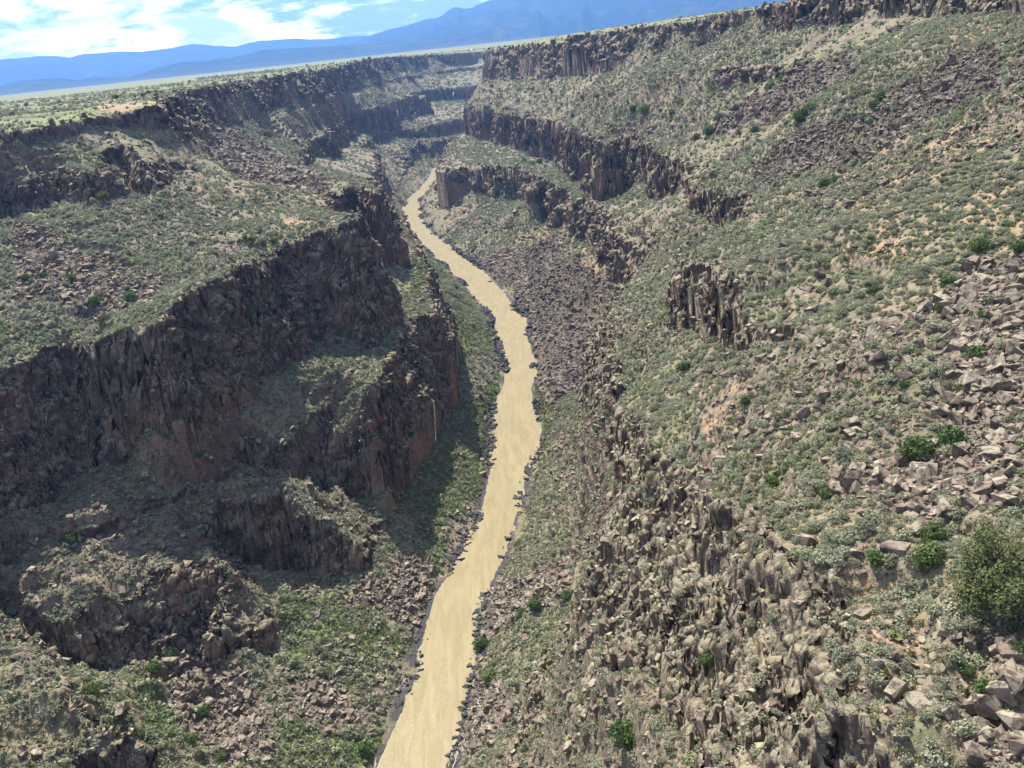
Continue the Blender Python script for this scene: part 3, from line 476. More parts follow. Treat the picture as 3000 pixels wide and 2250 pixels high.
LANDMARKS = [(49.9, 95.0, 'the two-lobed green bush'), (36.7, 76.8, 'the bright green shrub by the juniper'), (64.6, 109.7, 'the tall shrub halfway up the boulder field'), (85.0, 147.6, 'the shrub at the top of the boulder field'), (69.8, 154.4, 'the lone green shrub in the pale sage'), (68.8, 128.0, 'the twin green shrubs'), (39.6, 56.6, 'the dark shrub at the right edge'), (36.1, 55.0, 'the lowest green shrub by the purple slabs'), (36.9, 111.7, 'the green shrub at the cliff head'), (39.3, 97.3, 'the shrub left of the lobed bush'), (11.4, 98.8, 'the big grey-green shrub at the cliff foot'), (22.1, 93.4, 'the round shrub on the ledge'), (14.6, 115.2, 'the yellow-green shrub on tan soil'), (-15.0, 197.4, 'the nearest bush on the right bank'), (42.8, 196.4, 'the olive bush under the dark outcrop'), (131.7, 357.7, 'the bush row by the dark talus streak'), (139.5, 317.2, 'the olive bushes in the big talus streak'), (98.7, 255.0, 'the bushes at the end of the talus streak'), (-140.2, 291.4, 'the large bush on the left bench'), (-139.4, 232.2, 'the dark bush on the shaded ledge'), (-113.2, 176.2, 'the big bush under the lower left cliff'), (-49.0, 177.3, 'the pale bush by the left bank'), (41.1, 62.5, 'the big juniper'), (-84.6, 187.2, 'the tan boulder in the rubble fan'), (42.3, 117.1, 'the group of pale boulders'), (53.1, 146.0, 'the flat pale boulders'), (37.3, 53.8, 'the purple slabs'), (-27.6, 247.3, 'the tan boulder at the left bank'), (71.9, 113.9, 'the boulders at the top of the field'), (148.9, 314.5, 'the long pale slab'), (50.7, 82.4, 'the boulders by the right edge'), (-156.4, 294.6, 'the pale rubble of the left bench'), (24.6, 71.5, 'the yellowish block on the cliff lip')]
DRIFT = [(-24.3, 170.5, 4.2, 1.2, 1, 'bleached forked driftwood log on the dark bank stones at the bottom edge'),
 (-22.4, 177.5, 3.6, 0.9, 2, 'bleached driftwood branch on the right bank above the forked log'),
 (-17.8, 190.1, 3.4, 1.4, 3, 'thin bleached driftwood stick between the bank stones and the bushes'),
 (15.2, 497.1, 6.5, 2.4, 4, 'white driftwood log on the far right bank where the river narrows')]

# crest lines of the far ranges: bearing and elevation angle in degrees
RANGES = {
 'far': [(-36.82, 2.258), (-31.13, 1.932), (-26.85, 1.799), (-25.48, 1.811), (-24.10, 1.703), (-23.43, 1.565), (-22.91, 1.687), (-21.22, 1.623), (-19.75, 1.507), (-18.22, 1.536), (-16.64, 1.663), (-15.37, 1.440), (-14.33, 1.314), (-12.95, 1.490), (-12.14, 1.464), (-10.78, 1.412), (-9.16, 1.177), (-8.04, 1.199), (-6.64, 1.142), (-4.97, 0.953), (-2.12, 0.886), (2.16, 0.728)],
 'near': [(-37.37, 0.599), (-31.54, 0.597), (-27.23, 0.450), (-25.97, 0.629), (-24.24, 0.568), (-23.34, 0.348), (-22.35, 0.392), (-20.50, 0.221), (-19.58, 0.455), (-18.24, 0.675), (-17.37, 0.740), (-16.52, 0.655), (-14.73, 0.707), (-12.87, 0.939), (-11.07, 0.867), (-8.19, 0.767), (-5.59, 0.564), (-2.20, 0.308), (2.10, 0.069)],
 'high': [(-10.95, 0.487), (-9.25, 0.634), (-7.54, 0.783), (-6.36, 1.141), (-5.48, 1.319), (-4.32, 1.496), (-2.87, 1.696), (-2.01, 1.744), (-1.55, 2.012), (-0.95, 2.215), (-0.41, 2.031), (0.02, 2.042), (0.61, 2.269), (1.20, 2.393), (2.35, 2.589), (4.65, 3.075), (8.01, 3.235), (11.29, 2.935), (15.04, 3.331), (18.64, 3.507), (23.54, 3.362), (30.24, 3.124), (36.20, 2.469)],
}

QROW, NCOL, DENS = 1.0, 760, 1.0

# ---- canyon heightfield (numpy) -------------------------------------------------
def vnoise(x, y, seed=0):
    """2-D gradient-free value noise, -1..1, smooth."""
    xi = np.floor(x).astype(np.int64); yi = np.floor(y).astype(np.int64)
    fx = x - xi; fy = y - yi
    fx = fx*fx*fx*(fx*(fx*6-15)+10); fy = fy*fy*fy*(fy*(fy*6-15)+10)
    def h(a, b):
        n = (a*374761393 + b*668265263 + seed*974634777) & 0xFFFFFFFF
        n = ((n ^ (n >> 13))*1274126177) & 0xFFFFFFFF
        n = (n ^ (n >> 16)) & 0xFFFFFFFF
        return n.astype(np.float64)*(2.0/4294967295.0) - 1.0
    a = h(xi, yi); b = h(xi+1, yi); c = h(xi, yi+1); d = h(xi+1, yi+1)
    return (a*(1-fx)+b*fx)*(1-fy) + (c*(1-fx)+d*fx)*fy

def fbm(x, y, octs, seed=0, gain=0.5):
    s = 0; a = 1.0
    for i in range(octs):
        s = s + a*vnoise(x*(2.03**i)+17.3*i, y*(2.03**i)-9.1*i, seed+i*7); a *= gain
    return s

def vnoise3(x, y, z, seed=0):
    k = np.floor(z); f = z-k; f = f*f*(3-2*f)
    # slices of 2-D noise shifted per layer
    o = k*37.17; o2 = (k+1)*37.17
    return vnoise(x+o, y-o*1.7, seed)*(1-f) + vnoise(x+o2, y-o2*1.7, seed)*f

def sstep(a, b, x):
    t = np.clip((x-a)/(b-a), 0, 1); return t*t*(3-2*t)

GX0, GX1, GY0, GY1, GS = -760.0, 940.0, -60.0, 2440.0, 2.0
gx = np.arange(GX0, GX1+GS, GS); gy = np.arange(GY0, GY1+GS, GS)

def line_field(P, side):
    """distance (positive on the river side), z and h of the nearest point of a cliff-top line, on the grid."""
    P = np.array(P, float)
    X, Y = np.meshgrid(gx, gy)
    D2 = np.full(X.shape, 1e12); Zf = np.zeros(X.shape); Hf = np.zeros(X.shape)
    R = 420.0
    for a, b in zip(P[:-1], P[1:]):
        lo = np.minimum(a[:2], b[:2])-R; hi = np.maximum(a[:2], b[:2])+R
        i0, i1 = np.searchsorted(gy, [lo[1], hi[1]]); j0, j1 = np.searchsorted(gx, [lo[0], hi[0]])
        if i0 >= i1 or j0 >= j1: continue
        x = X[i0:i1, j0:j1]; y = Y[i0:i1, j0:j1]
        d = b-a; L2 = d[0]**2+d[1]**2+1e-9
        t = np.clip(((x-a[0])*d[0]+(y-a[1])*d[1])/L2, 0, 1)
        q = (x-a[0]-t*d[0])**2+(y-a[1]-t*d[1])**2
        m = q < D2[i0:i1, j0:j1]
        D2[i0:i1, j0:j1][m] = q[m]
        Zf[i0:i1, j0:j1][m] = (a[2]+t*d[2])[m]; Hf[i0:i1, j0:j1][m] = (a[3]+t*d[3])[m]
    # side by even-odd: count crossings of a ray going -x (left lines) or +x (right lines)
    par = np.zeros(X.shape, bool)
    for a, b in zip(P[:-1], P[1:]):
        if a[1] == b[1]: continue
        ylo, yhi = min(a[1], b[1]), max(a[1], b[1])
        rows = np.where((gy >= ylo) & (gy < yhi))[0]
        for r in rows:
            xc = a[0]+(gy[r]-a[1])/(b[1]-a[1])*(b[0]-a[0])
            if side < 0: par[r, gx > xc] ^= True     # right of the line = river side
            else: par[r, gx < xc] ^= True
    if side > 0:
        par[gy >= P[:, 1].max()] = True      # north of the tail of a right-hand line lies the canyon
    far = D2 > 1e11
    D2[far] = R*R
    Zf[far] = P[len(P)//2, 2]
    return np.where(par, 1, -1)*np.sqrt(D2), Zf, Hf

COT = {'RB': 0.44, 'RA': 0.5, 'LD': 0.4, 'RR': 0.42, 'LR': 0.34, 'LA': 0.34, 'LB': 0.26, 'RC': 0.13, 'RD': 0.5}
PATCHY = {'LR': 0.75, 'RR': 0.75, 'LD': 0.6, 'RD': 0.9, 'RB': 0.45, 'RC': 0.05, 'LA': 0.4, 'LB': 0.2, 'LC': 0.15}     # horizontal run of a cliff per metre of height (0.19 where not named)

def solve_zone(fix, val, init):
    """harmonic interpolation by coarse-to-fine relaxation."""
    f = [(fix, val)]
    lev = 5
    for _ in range(lev):
        F, V = f[-1]
        h, w = F.shape; h2, w2 = (h+1)//2, (w+1)//2
        Fp = np.zeros((h2*2, w2*2)); Vp = np.zeros((h2*2, w2*2))
        Fp[:h, :w] = F; Vp[:h, :w] = V*F
        n = Fp.reshape(h2, 2, w2, 2).sum((1, 3)); s = Vp.reshape(h2, 2, w2, 2).sum((1, 3))
        f.append((n > 0, s/np.maximum(n, 1)))
    u = None
    for k in range(lev, -1, -1):
        F, V = f[k]
        if u is None: u = np.where(F, V, V[F].mean() if F.any() else 0)
        else:
            u = np.repeat(np.repeat(u, 2, 0), 2, 1)[:F.shape[0], :F.shape[1]]
            u = np.where(F, V, u)
        for _ in range(60 if k else 40):
            p = np.pad(u, 1, mode='edge')
            u = np.where(F, V, 0.25*(p[:-2, 1:-1]+p[2:, 1:-1]+p[1:-1, :-2]+p[1:-1, 2:]))
    return u

class Side:
    def __init__(self, names, side):
        self.F = [line_field(LINES[n], side) for n in names]
        self.n = len(names); self.T = []; self.cot = []; self.step = [7.5 if n == 'RB' else 9.0 for n in names]
        X, Y = np.meshgrid(gx, gy)
        for i, n in enumerate(names):           # cliffs come and go along the wall, and lean more in some places than in others
            d, zt, h = self.F[i]; p = PATCHY.get(n, 0)
            n1 = fbm(X/55, Y/55, 3, 1200+i*3)*0.5+0.5; n2 = fbm(X/38, Y/38, 2, 1300+i*3)*0.5+0.5
            self.F[i] = (d, zt, np.where(h > 3, h*np.clip(1-p*sstep(0.50, 0.85, n1), 0.08, 1), h))
            lean = 1+1.9*sstep(430, 260, Y) if n == 'RC' else 1.0
            self.cot.append((lean*COT.get(n, 0.21)*(0.65+1.1*np.clip(n2, 0, 1)**1.5)).astype(np.float32))
        for k in range(self.n-1):
            d0, z0, h0 = self.F[k]; d1, z1, h1 = self.F[k+1]
            lo = d0 > -GS; hi = d1 < h1*self.cot[k+1]+GS
            fix = lo | hi
            val = np.where(hi & ~lo, z1-h1, np.where(lo & ~hi, z0, np.where(d0 > 0, z0, z1-h1)))
            self.T.append(solve_zone(fix, val, None).astype(np.float32))
        self.F = [tuple(a.astype(np.float32) for a in f) for f in self.F]

def bil(A, x, y):
    u = np.clip((x-GX0)/GS, 0, A.shape[1]-1.001); v = np.clip((y-GY0)/GS, 0, A.shape[0]-1.001)
    i = u.astype(np.int64); j = v.astype(np.int64); fu = u-i; fv = v-j
    return (A[j, i]*(1-fu)+A[j, i+1]*fu)*(1-fv)+(A[j+1, i]*(1-fu)+A[j+1, i+1]*fu)*fv

def side_height(S, x, y, rough, plate, detail=True):
    """z and cliffness of one canyon side at (already warped) plan points."""
    z = None; cl = np.zeros(x.shape); ht = np.zeros(x.shape)
    for k in range(S.n):
        d, zt, h = (bil(A, x, y) for A in S.F[k])
        if z is None:
            z = np.where(d > 0, -172-np.minimum(d*0.6, 2.5), -172.0); prevd = d; continue
        w = np.maximum(h*bil(S.cot[k], x, y), 0.01)
        tal = bil(S.T[k-1], x, y)
        inz = prevd <= 0
        zz = tal.copy()
        c = np.clip(1-d/w, 0, 1)
        if detail:
            n = np.maximum(np.round(h/S.step[k]), 1.0)
            cs = c*n + rough*0.35
            cs2 = (np.floor(cs)+sstep(0.15, 0.62, cs-np.floor(cs)) - rough*0.35)/n
            g = np.clip(0.45*c+0.55*cs2, 0, 1)
            g = np.where(c >= 1, 1, np.where(c <= 0, 0, g))
        else: g = c
        on = (d < w) & inz
        zz = np.where(d < w, np.maximum(tal, zt-h)*(1-g)+zt*g, zz)
        z = np.where(inz, zz, z)
        cl = np.where(on & (d > 0), np.minimum(h/5.0, 1.0), np.where(inz & (d >= w), 0, cl))
        cl = np.where(inz & (d <= 0), 0, cl)
        ht = np.where(on, h, ht)
        last = (d, zt); prevd = d
    d, zt = last
    top = d <= 0
    a = np.maximum(-d, 0)
    z = np.where(top, plate+(zt-plate)*np.exp(-a/160.0), z)
    cl = np.where(top, 0, cl)
    return z, cl, top, d

# ---- canyon mesh ----------------------------------------------------------------
LS = Side(['LE', 'LA', 'LB', 'LC', 'LD', 'LR'], -1)
RS = Side(['RE', 'RA', 'RB', 'RC', 'RD', 'RR'], 1)

def warp(x, y, amp):
    wx = 7.0*fbm(x/45, y/45, 2, 11) + 3.0*fbm(x/15, y/15, 2, 23) + 0.45*fbm(x/3.8, y/3.8, 2, 37)
    wy = 7.0*fbm(x/45, y/45, 2, 51) + 3.0*fbm(x/15, y/15, 2, 63) + 0.45*fbm(x/3.8, y/3.8, 2, 77)
    return x+wx*amp, y+wy*amp

def cells(x, y, size, seed):
    """centre of the jittered joint column that holds each point"""
    u = x/size; v = y/size; iu = np.floor(u).astype(np.int64); iv = np.floor(v).astype(np.int64)
    bd = np.full(x.shape, 1e9); cx = np.zeros(x.shape); cy = np.zeros(x.shape)
    for a in (-1, 0, 1):
        for b in (-1, 0, 1):
            i = iu+a; j = iv+b
            n = (i*374761393+j*668265263+seed*974634777) & 0xFFFFFFFF; n = ((n ^ (n >> 13))*1274126177) & 0xFFFFFFFF; n = (n ^ (n >> 16)) & 0xFFFFFFFF
            px = i+0.5+((n & 1023)/1023.0-0.5)*0.86; py = j+0.5+(((n >> 10) & 1023)/1023.0-0.5)*0.86
            d = (u-px)**2+(v-py)**2; m = d < bd
            bd = np.where(m, d, bd); cx = np.where(m, px, cx); cy = np.where(m, py, cy)
    return cx*size, cy*size

def cliff_near(x, y):
    w = np.zeros(x.shape)
    for S in (LS, RS):
        for k in range(1, S.n):
            d = bil(S.F[k][0], x, y); h = bil(S.F[k][2], x, y); r = h*bil(S.cot[k], x, y)
            w = np.maximum(w, sstep(-2.5, 0.5, d)*sstep(r+2.5, r, d)*sstep(3, 7, h))
    return w

def height(x, y, detail=True):
    dE = np.minimum(np.abs(bil(LS.F[0][0], x, y)), np.abs(bil(RS.F[0][0], x, y)))
    dist = np.sqrt(x*x+y*y)
    amp = (0.15+0.85*sstep(4, 45, dE))*(0.62+0.38*sstep(150, 500, dist))
    qx, qy = warp(x, y, amp) if detail else (x, y)
    if detail:
        k = cliff_near(qx, qy)
        on = np.where(k > 0.01)[0] if k.ndim == 1 else None
        ax, ay, ad = x[on], y[on], dist[on]
        bx, by = qx[on], qy[on]; sx = np.zeros(len(on)); sy = np.zeros(len(on))
        for lo, hi, size in ((0, 190, 1.7), (190, 480, 2.7), (480, 900, 4.6), (900, 1e9, 5.0)):
            m = (ad >= lo) & (ad < hi)
            if not m.any(): continue
            c1x, c1y = cells(ax[m], ay[m], size, 3); c2x, c2y = cells(ax[m], ay[m], size*2.7, 9)
            fr1 = np.where(ax[m] < -20, 0.0, 0.26); fr2 = np.where(ax[m] < -20, 0.14, np.where(ay[m] > 260, 0.18, 0.30))
            # a joint column moves as one: use the plan position of its centre, carried by the bigger block it belongs to
            sx[m] = (fr1*(c1x-ax[m])+fr2*(c2x-ax[m])); sy[m] = (fr1*(c1y-ay[m])+fr2*(c2y-ay[m]))
        qx = qx.copy(); qy = qy.copy()
        qx[on] = bx+k[on]*sx; qy[on] = by+k[on]*sy
    rough = fbm(x/9, y/9, 2, 91) if detail else np.zeros(x.shape)
    if detail:                                   # every joint block breaks off at a height of its own
        hsh = np.sin(np.round(qx[on]*0.9)*12.9898+np.round(qy[on]*0.9)*78.233)*43758.5453
        rough = rough.copy(); rough[on] += k[on]*2.2*((hsh-np.floor(hsh))-0.5)
    plL = -11.0+0.6*fbm(x/60, y/60, 2, 5)
    plR = 10.0+0.6*fbm(x/60, y/60, 2, 6)
    zl, cl, tl, dl = side_height(LS, qx, qy, rough, plL, detail)
    zr, cr, tr, dr = side_height(RS, qx, qy, rough, plR, detail)
    z = np.maximum(zl, zr)
    c = np.where(zl > zr, cl, cr)
    top = np.where(zl > zr, tl, tr)
    if detail:
        # broken ledges where harder flows crop out of the slopes
        near = np.zeros(x.shape)
        for S in (LS, RS):
            for k in (1, 2, 3):
                d = bil(S.F[k][0], qx, qy); near = np.maximum(near, sstep(34, 6, np.abs(d)))
        near = near*(0.35+0.65*sstep(0, 1, bil(RS.F[0][0], qx, qy) < 0))
        rough_left = sstep(-45, -70, x)*sstep(360, 310, y)*near
        m = sstep(-0.05, 0.45, fbm(x/34, y/34, 2, 171)+0.55*near+0.35*rough_left-0.30)*sstep(8, 22, dE)*(1-c)*np.where(top, 0, 1)
        # craggy spurs stepping down towards the river under the big left-hand cliff
        zone = sstep(-44, -62, x)*sstep(-190, -165, x)*sstep(345, 300, y)*sstep(24, 42, dE)*(1-0.6*c)
        rid = 1-2.2*np.abs(vnoise((x+0.5*y)/30, (y-0.4*x)/17, 191)); rid2 = 1-2.2*np.abs(vnoise((x+0.5*y)/11, (y-0.4*x)/8, 197))
        below = np.where(bil(LS.F[3][0], qx, qy) > 2, 1.0, 0.0)
        z = z+zone*below*(4.2*rid+1.8*rid2-1.0)
        hs = 4.2+2.0*rough_left; t = z/hs+0.9*fbm(x/16, y/16, 2, 181)
        f = t-np.floor(t)
        z = z+(np.floor(t)+sstep(0.45, 0.92, f)-t)*hs*m*0.95
        bank = sstep(0.5, 10, dE)
        z = z + bank*(1-c)*(0.7*fbm(x/14, y/14, 3, 131)+0.25*fbm(x/2.5, y/2.5, 2, 141))*np.where(top, 0.6, 1.0)
    return z, c, top, dE

def rows():
    y = [12.0]
    while y[-1] < 2420:
        y.append(y[-1]+max(0.42, 0.00135*y[-1])*QROW)
    return np.array(y)
YS = rows(); NR = len(YS)
cg = np.arange(-1800, 1500, 2.0)
def xc_of(y):
    return np.interp(y, [-120, 60, 170, 245, 316, 400, 500, 600, 700, 836, 1000, 1100, 1250, 1400], [-102, -62, -36, -24, -8, -1, 4, -7, -25, -72, -95, -98, -80, -60])
XL = -(330+0.78*YS); XR = 330+0.62*YS
def columns(side, N):
    out = np.zeros((NR, N))
    yk = YS[::4]
    W = []
    for y in yk:
        xc = xc_of(y); xe = np.interp(y, YS, XL if side < 0 else XR)
        t = np.linspace(0, 1, 900)
        x = xc+(xe-xc)*t
        z, c, top, dE = height(x, np.full(x.shape, y), False)
        dz = np.gradient(z, x)
        dist = np.sqrt(x*x+y*y+z*z)
        w = np.sqrt(1+np.minimum(np.abs(dz), 6)**2*1.7)/dist*np.where(top, 0.10, 1.0)
        W.append(w)
    W = np.array(W)
    k = 9; P = np.pad(W, ((k, k), (0, 0)), mode='edge'); W = sum(P[i:i+len(yk)] for i in range(2*k+1))/(2*k+1)
    for i, y in enumerate(YS):
        f = min(i/4.0, len(yk)-1.001); a = int(f); f -= a
        w = W[a]*(1-f)+W[a+1]*f
        cum = np.concatenate([[0], np.cumsum(0.5*(w[1:]+w[:-1]))]); cum /= cum[-1]
        t = np.interp(np.linspace(0, 1, N), cum, np.linspace(0, 1, 900))
        xc = xc_of(y); xe = (XL if side < 0 else XR)[i]
        out[i] = xc+(xe-xc)*t
    return out

def grid_mesh(name, V, attrs, mat):
    nr, nc = V.shape[:2]
    me = bpy.data.meshes.new(name)
    nv = nr*nc; nf = (nr-1)*(nc-1)
    me.vertices.add(nv); me.vertices.foreach_set('co', V.astype(np.float32).ravel())
    idx = np.arange(nv).reshape(nr, nc)
    q = np.stack([idx[:-1, :-1], idx[:-1, 1:], idx[1:, 1:], idx[1:, :-1]], -1).reshape(-1, 4).astype(np.int32)
    me.loops.add(nf*4); me.loops.foreach_set('vertex_index', q.ravel())
    me.polygons.add(nf); me.polygons.foreach_set('loop_start', np.arange(0, nf*4, 4, dtype=np.int32))
    me.polygons.foreach_set('use_smooth', np.zeros(nf, bool) if False else np.ones(nf, bool))
    for k, a in attrs.items():
        at = me.attributes.new(k, 'FLOAT', 'POINT'); at.data.foreach_set('value', a.astype(np.float32).ravel())
    me.update(calc_edges=True); me.materials.append(mat)
    ob = bpy.data.objects.new(name, me); sc.collection.objects.link(ob)
    return ob

def pip(poly, x, y):
    """even-odd point in polygon, vectorised"""
    P = np.array(poly); inside = np.zeros(x.shape, bool)
    lo = P.min(0); hi = P.max(0)
    m = (x >= lo[0]) & (x <= hi[0]) & (y >= lo[1]) & (y <= hi[1])
    idx = np.where(m)[0]
    if not len(idx): return inside
    xs = x[idx]; ys = y[idx]; r = np.zeros(len(idx), bool)
    for (ax, ay), (bx, by) in zip(P, np.roll(P, -1, 0)):
        if ay == by: continue
        c = (ay > ys) != (by > ys)
        r ^= c & (xs < (bx-ax)*(ys-ay)/(by-ay)+ax)
    inside[idx] = r
    return inside

def patch(kind, x, y, wob=1.0):
    d = np.sqrt(x*x+y*y); a = np.clip(d*0.018, 1.0, 9.0)*wob
    px = x+a*fbm(x/(a*3), y/(a*3), 2, 301); py = y+a*fbm(x/(a*3), y/(a*3), 2, 311)
    o = np.zeros(x.shape, bool)
    for P in PATCHES[kind]: o |= pip(P, px, py)
    return o

print('grid', NR)
def build_side(side, N):
    X = columns(side, N); Y = np.repeat(YS[:, None], N, 1)
    x = X.ravel(); y = Y.ravel()
    z, c, top, dE = height(x, y)
    V = np.stack([X, Y, z.reshape(X.shape)], -1)
    # rugged cliff faces: joint columns and blocks pushed along the face normal
    du = np.gradient(V, axis=1); dv = np.gradient(V, axis=0)
    n = np.cross(du, dv); n /= np.linalg.norm(n, axis=-1, keepdims=True)+1e-9
    if n[..., 2].mean() < 0: n = -n
    C = c.reshape(X.shape); nz = n[..., 2]
    st = np.clip(C*1.4, 0, 1)
    dist = np.sqrt((V**2).sum(-1)); big = np.clip(dist/260, 0.8, 2.2)
    zz = V[..., 2]
    col = vnoise3(X/(2.1*big), Y/(2.1*big), zz/(4*big), 401)
    # fractured blocks: every joint-bounded block stands out or back as one
    def blocks(sx, sz, seed):
        out = np.zeros(X.shape); m = st > 0.02
        u = X[m]/sx; v = Y[m]/sx; w = zz[m]/sz
        u = u+0.35*vnoise3(u*0.9, v*0.9, w*0.9, seed+1); v = v+0.35*vnoise3(u*0.9, v*0.9, w*0.9, seed+2); w = w+0.35*vnoise(u*0.8, v*0.8, seed+3)
        iu = np.floor(u).astype(np.int64); iv = np.floor(v).astype(np.int64); iw = np.floor(w).astype(np.int64)
        bd = np.full(u.shape, 1e9); val = np.zeros(u.shape)
        for a in (-1, 0, 1):
            for b in (-1, 0, 1):
                for c_ in (-1, 0, 1):
                    i = iu+a; j = iv+b; q = iw+c_
                    n_ = (i*374761393+j*668265263+q*2147483647+seed*974634777) & 0xFFFFFFFF; n_ = ((n_ ^ (n_ >> 13))*1274126177) & 0xFFFFFFFF; n_ = (n_ ^ (n_ >> 16)) & 0xFFFFFFFF
                    d_ = (u-i-0.5-((n_ & 255)/255.-.5)*.8)**2+(v-j-0.5-(((n_ >> 8) & 255)/255.-.5)*.8)**2+(w-q-0.5-(((n_ >> 16) & 255)/255.-.5)*.8)**2
                    k_ = d_ < bd; bd = np.where(k_, d_, bd); val = np.where(k_, ((n_ >> 24) & 255)/127.5-1, val)
        out[m] = val; return out
    dn = np.where(dist < 200, 0, np.where(dist < 480, 1, 2))
    blk = np.zeros(X.shape)
    for lv, s_ in enumerate((0.8, 1.15, 2.2)):
        bb = 1.5*blocks(5.2*s_, 3.0*s_, 511)+0.8*blocks(2.0*s_, 1.5*s_, 521)
        blk = np.where(dn == lv, bb*s_, blk)
    fin = vnoise3(X/0.6, Y/0.6, zz/1.1, 421)
    disp = (0.5*col*big + np.where(X < -20, 0.85, np.where(Y < 260, 0.55, 0.85))*blk + 0.3*fin)*st
    V = V+n*disp[..., None]*np.array([1, 1, 0.35])
    A = {'cliff': c, 'top': top.astype(float)}
    for k in ('talus', 'rocky', 'grass', 'soil'): A[k] = patch(k, x, y).astype(float)
    A['bank'] = sstep(5.0, 1.5, dE+3.0*fbm(x/9, y/9, 3, 333)+0.8)*(z > -174)
    A = {k: v.reshape(X.shape) for k, v in A.items()}
    if side < 0: V = V[:, ::-1]; A = {k: v[:, ::-1] for k, v in A.items()}
    o = grid_mesh('canyon_wall', V, A, M_GROUND); o['kind'] = 'structure'
    return o
build_side(-1, NCOL); build_side(1, NCOL)

# river sheet
rs = np.arange(-60, 1560, 3.0); nc = 15
lx = np.interp(rs, [p[1] for p in LINES['LE']], [p[0] for p in LINES['LE']]); rx = np.interp(rs, [p[1] for p in LINES['RE']], [p[0] for p in LINES['RE']])
lx = lx-9; rx = rx+9
tt = np.linspace(0, 1, nc)
RX = lx[:, None]*(1-tt)+rx[:, None]*tt; RY = np.repeat(rs[:, None], nc, 1)
foam = np.zeros(RX.shape)
for cy, w_ in ((205, 25), (175, 22), (160, 14), (330, 16), (455, 12), (690, 14), (1010, 30), (900, 18)):
    foam += np.exp(-((RY-cy)/w_)**2)
V = np.stack([RX, RY, -172.0+0.02*fbm(RX/3, RY/6, 3, 61)], -1)
o = grid_mesh('river', V, {'foam': np.clip(foam, 0, 1)}, M_RIVER); o['kind'] = 'structure'

# plateau to the horizon
def sheet(name, pts_x, pts_y, mat):
    X, Y = np.meshgrid(pts_x, pts_y) if pts_x.ndim == 1 else (pts_x, pts_y)
    d = np.sqrt(X*X+Y*Y)
    Z = np.where(X < 0.25*Y-60, -11.4, 9.0)*np.exp(-np.maximum(d-2600, 0)/6000)-0.5+np.where(d > 2600, 1.5*vnoise(X/300, Y/300, 3), 0)
    Z = np.where(X < 0.25*Y-60, Z-0.0015*np.maximum(d-3000, 0)*0, Z)
    z1 = np.ones(X.shape)
    o = grid_mesh(name, np.stack([X, Y, Z], -1), {'top': z1, 'cliff': 0*z1, 'talus': 0*z1, 'rocky': 0*z1, 'grass': 0*z1, 'soil': 0*z1, 'bank': 0*z1}, mat); o['kind'] = 'structure'
    return o
g = np.concatenate([[0], np.geomspace(30, 14000, 40)])
sheet('plateau', (XL[:, None]+4-g)[::12], np.repeat(YS[:, None], len(g), 1)[::12], M_GROUND).name = 'plateau'
sheet('plateau', (XR[:, None]-4+g)[::12], np.repeat(YS[:, None], len(g), 1)[::12], M_GROUND)
sheet('plateau', np.linspace(-15000, 15000, 120), YS[-1]-4+np.concatenate([[0], np.geomspace(30, 15000, 50)]), M_GROUND)

# mountain ranges beyond the plateau: real relief, kilometres away
def mountain(crest, D, foot, rough, seed, name):
    C = np.array(crest); az = np.radians(np.linspace(C[0, 0], C[-1, 0], 420)); el = np.interp(np.degrees(az), C[:, 0], C[:, 1])
    hz = D*np.tan(np.radians(el))
    s = np.concatenate([np.linspace(0, 1, 46), 1+np.linspace(0.06, 0.8, 12)])     # 0 foot, 1 crest, >1 the far slope
    A, S = np.meshgrid(az, s)
    r = D-foot*(1-S)
    X = r*np.sin(A); Y = r*np.cos(A)
    rise = np.where(S < 1, 0.22*S+0.78*S**1.9, 1-0.9*(S-1))
    rid = 1-np.abs(vnoise(X/1500, Y/1500, seed))*1.0-0.5*np.abs(vnoise(X/600, Y/600, seed+1))-0.25*np.abs(vnoise(X/240, Y/240, seed+2))
    env = np.clip(S, 0, 1)*np.clip(1.03-S, 0, 1)*4
    Hc = hz[None, :]+40
    Z = -40+Hc*rise+(rid-0.55)*rough*Hc*env*0.5
    Z = Z+np.where(S > 0.9, 0.012*Hc*vnoise(X/180, Y/180, seed+5), 0)
    o = grid_mesh(name, np.stack([X, Y, Z], -1), {}, M_MTN); o['kind'] = 'structure'
    return o
mountain(RANGES['far'], 23500, 7000, 0.8, 510, 'mountains')
mountain(RANGES['near'], 11500, 2600, 0.5, 530, 'hills')
mountain(RANGES['high'], 17000, 7000, 1.1, 550, 'mountains')
# the valley's air
bm = bmesh.new(); bmesh.ops.create_cube(bm, size=1.0)
bmesh.ops.scale(bm, vec=(52000, 52000, 1900), verts=bm.verts); bmesh.ops.translate(bm, vec=(0, 0, 1900/2-178), verts=bm.verts)
me = bpy.data.meshes.new('haze'); bm.to_mesh(me); bm.free(); me.materials.append(haze_material())
hz = bpy.data.objects.new('haze', me); sc.collection.objects.link(hz); hz['kind'] = 'stuff'

# ---- scatter --------------------------------------------------------------------
rng = np.random.default_rng(7); random.seed(7)
def mesh_from(name, V, F, mats, smooth=False):
    me = bpy.data.meshes.new(name); me.from_pydata([tuple(v) for v in V], [], [tuple(f) for f in F])
    for m in mats: me.materials.append(m)
    if smooth: me.polygons.foreach_set('use_smooth', [True]*len(me.polygons))
    me.update(); return me

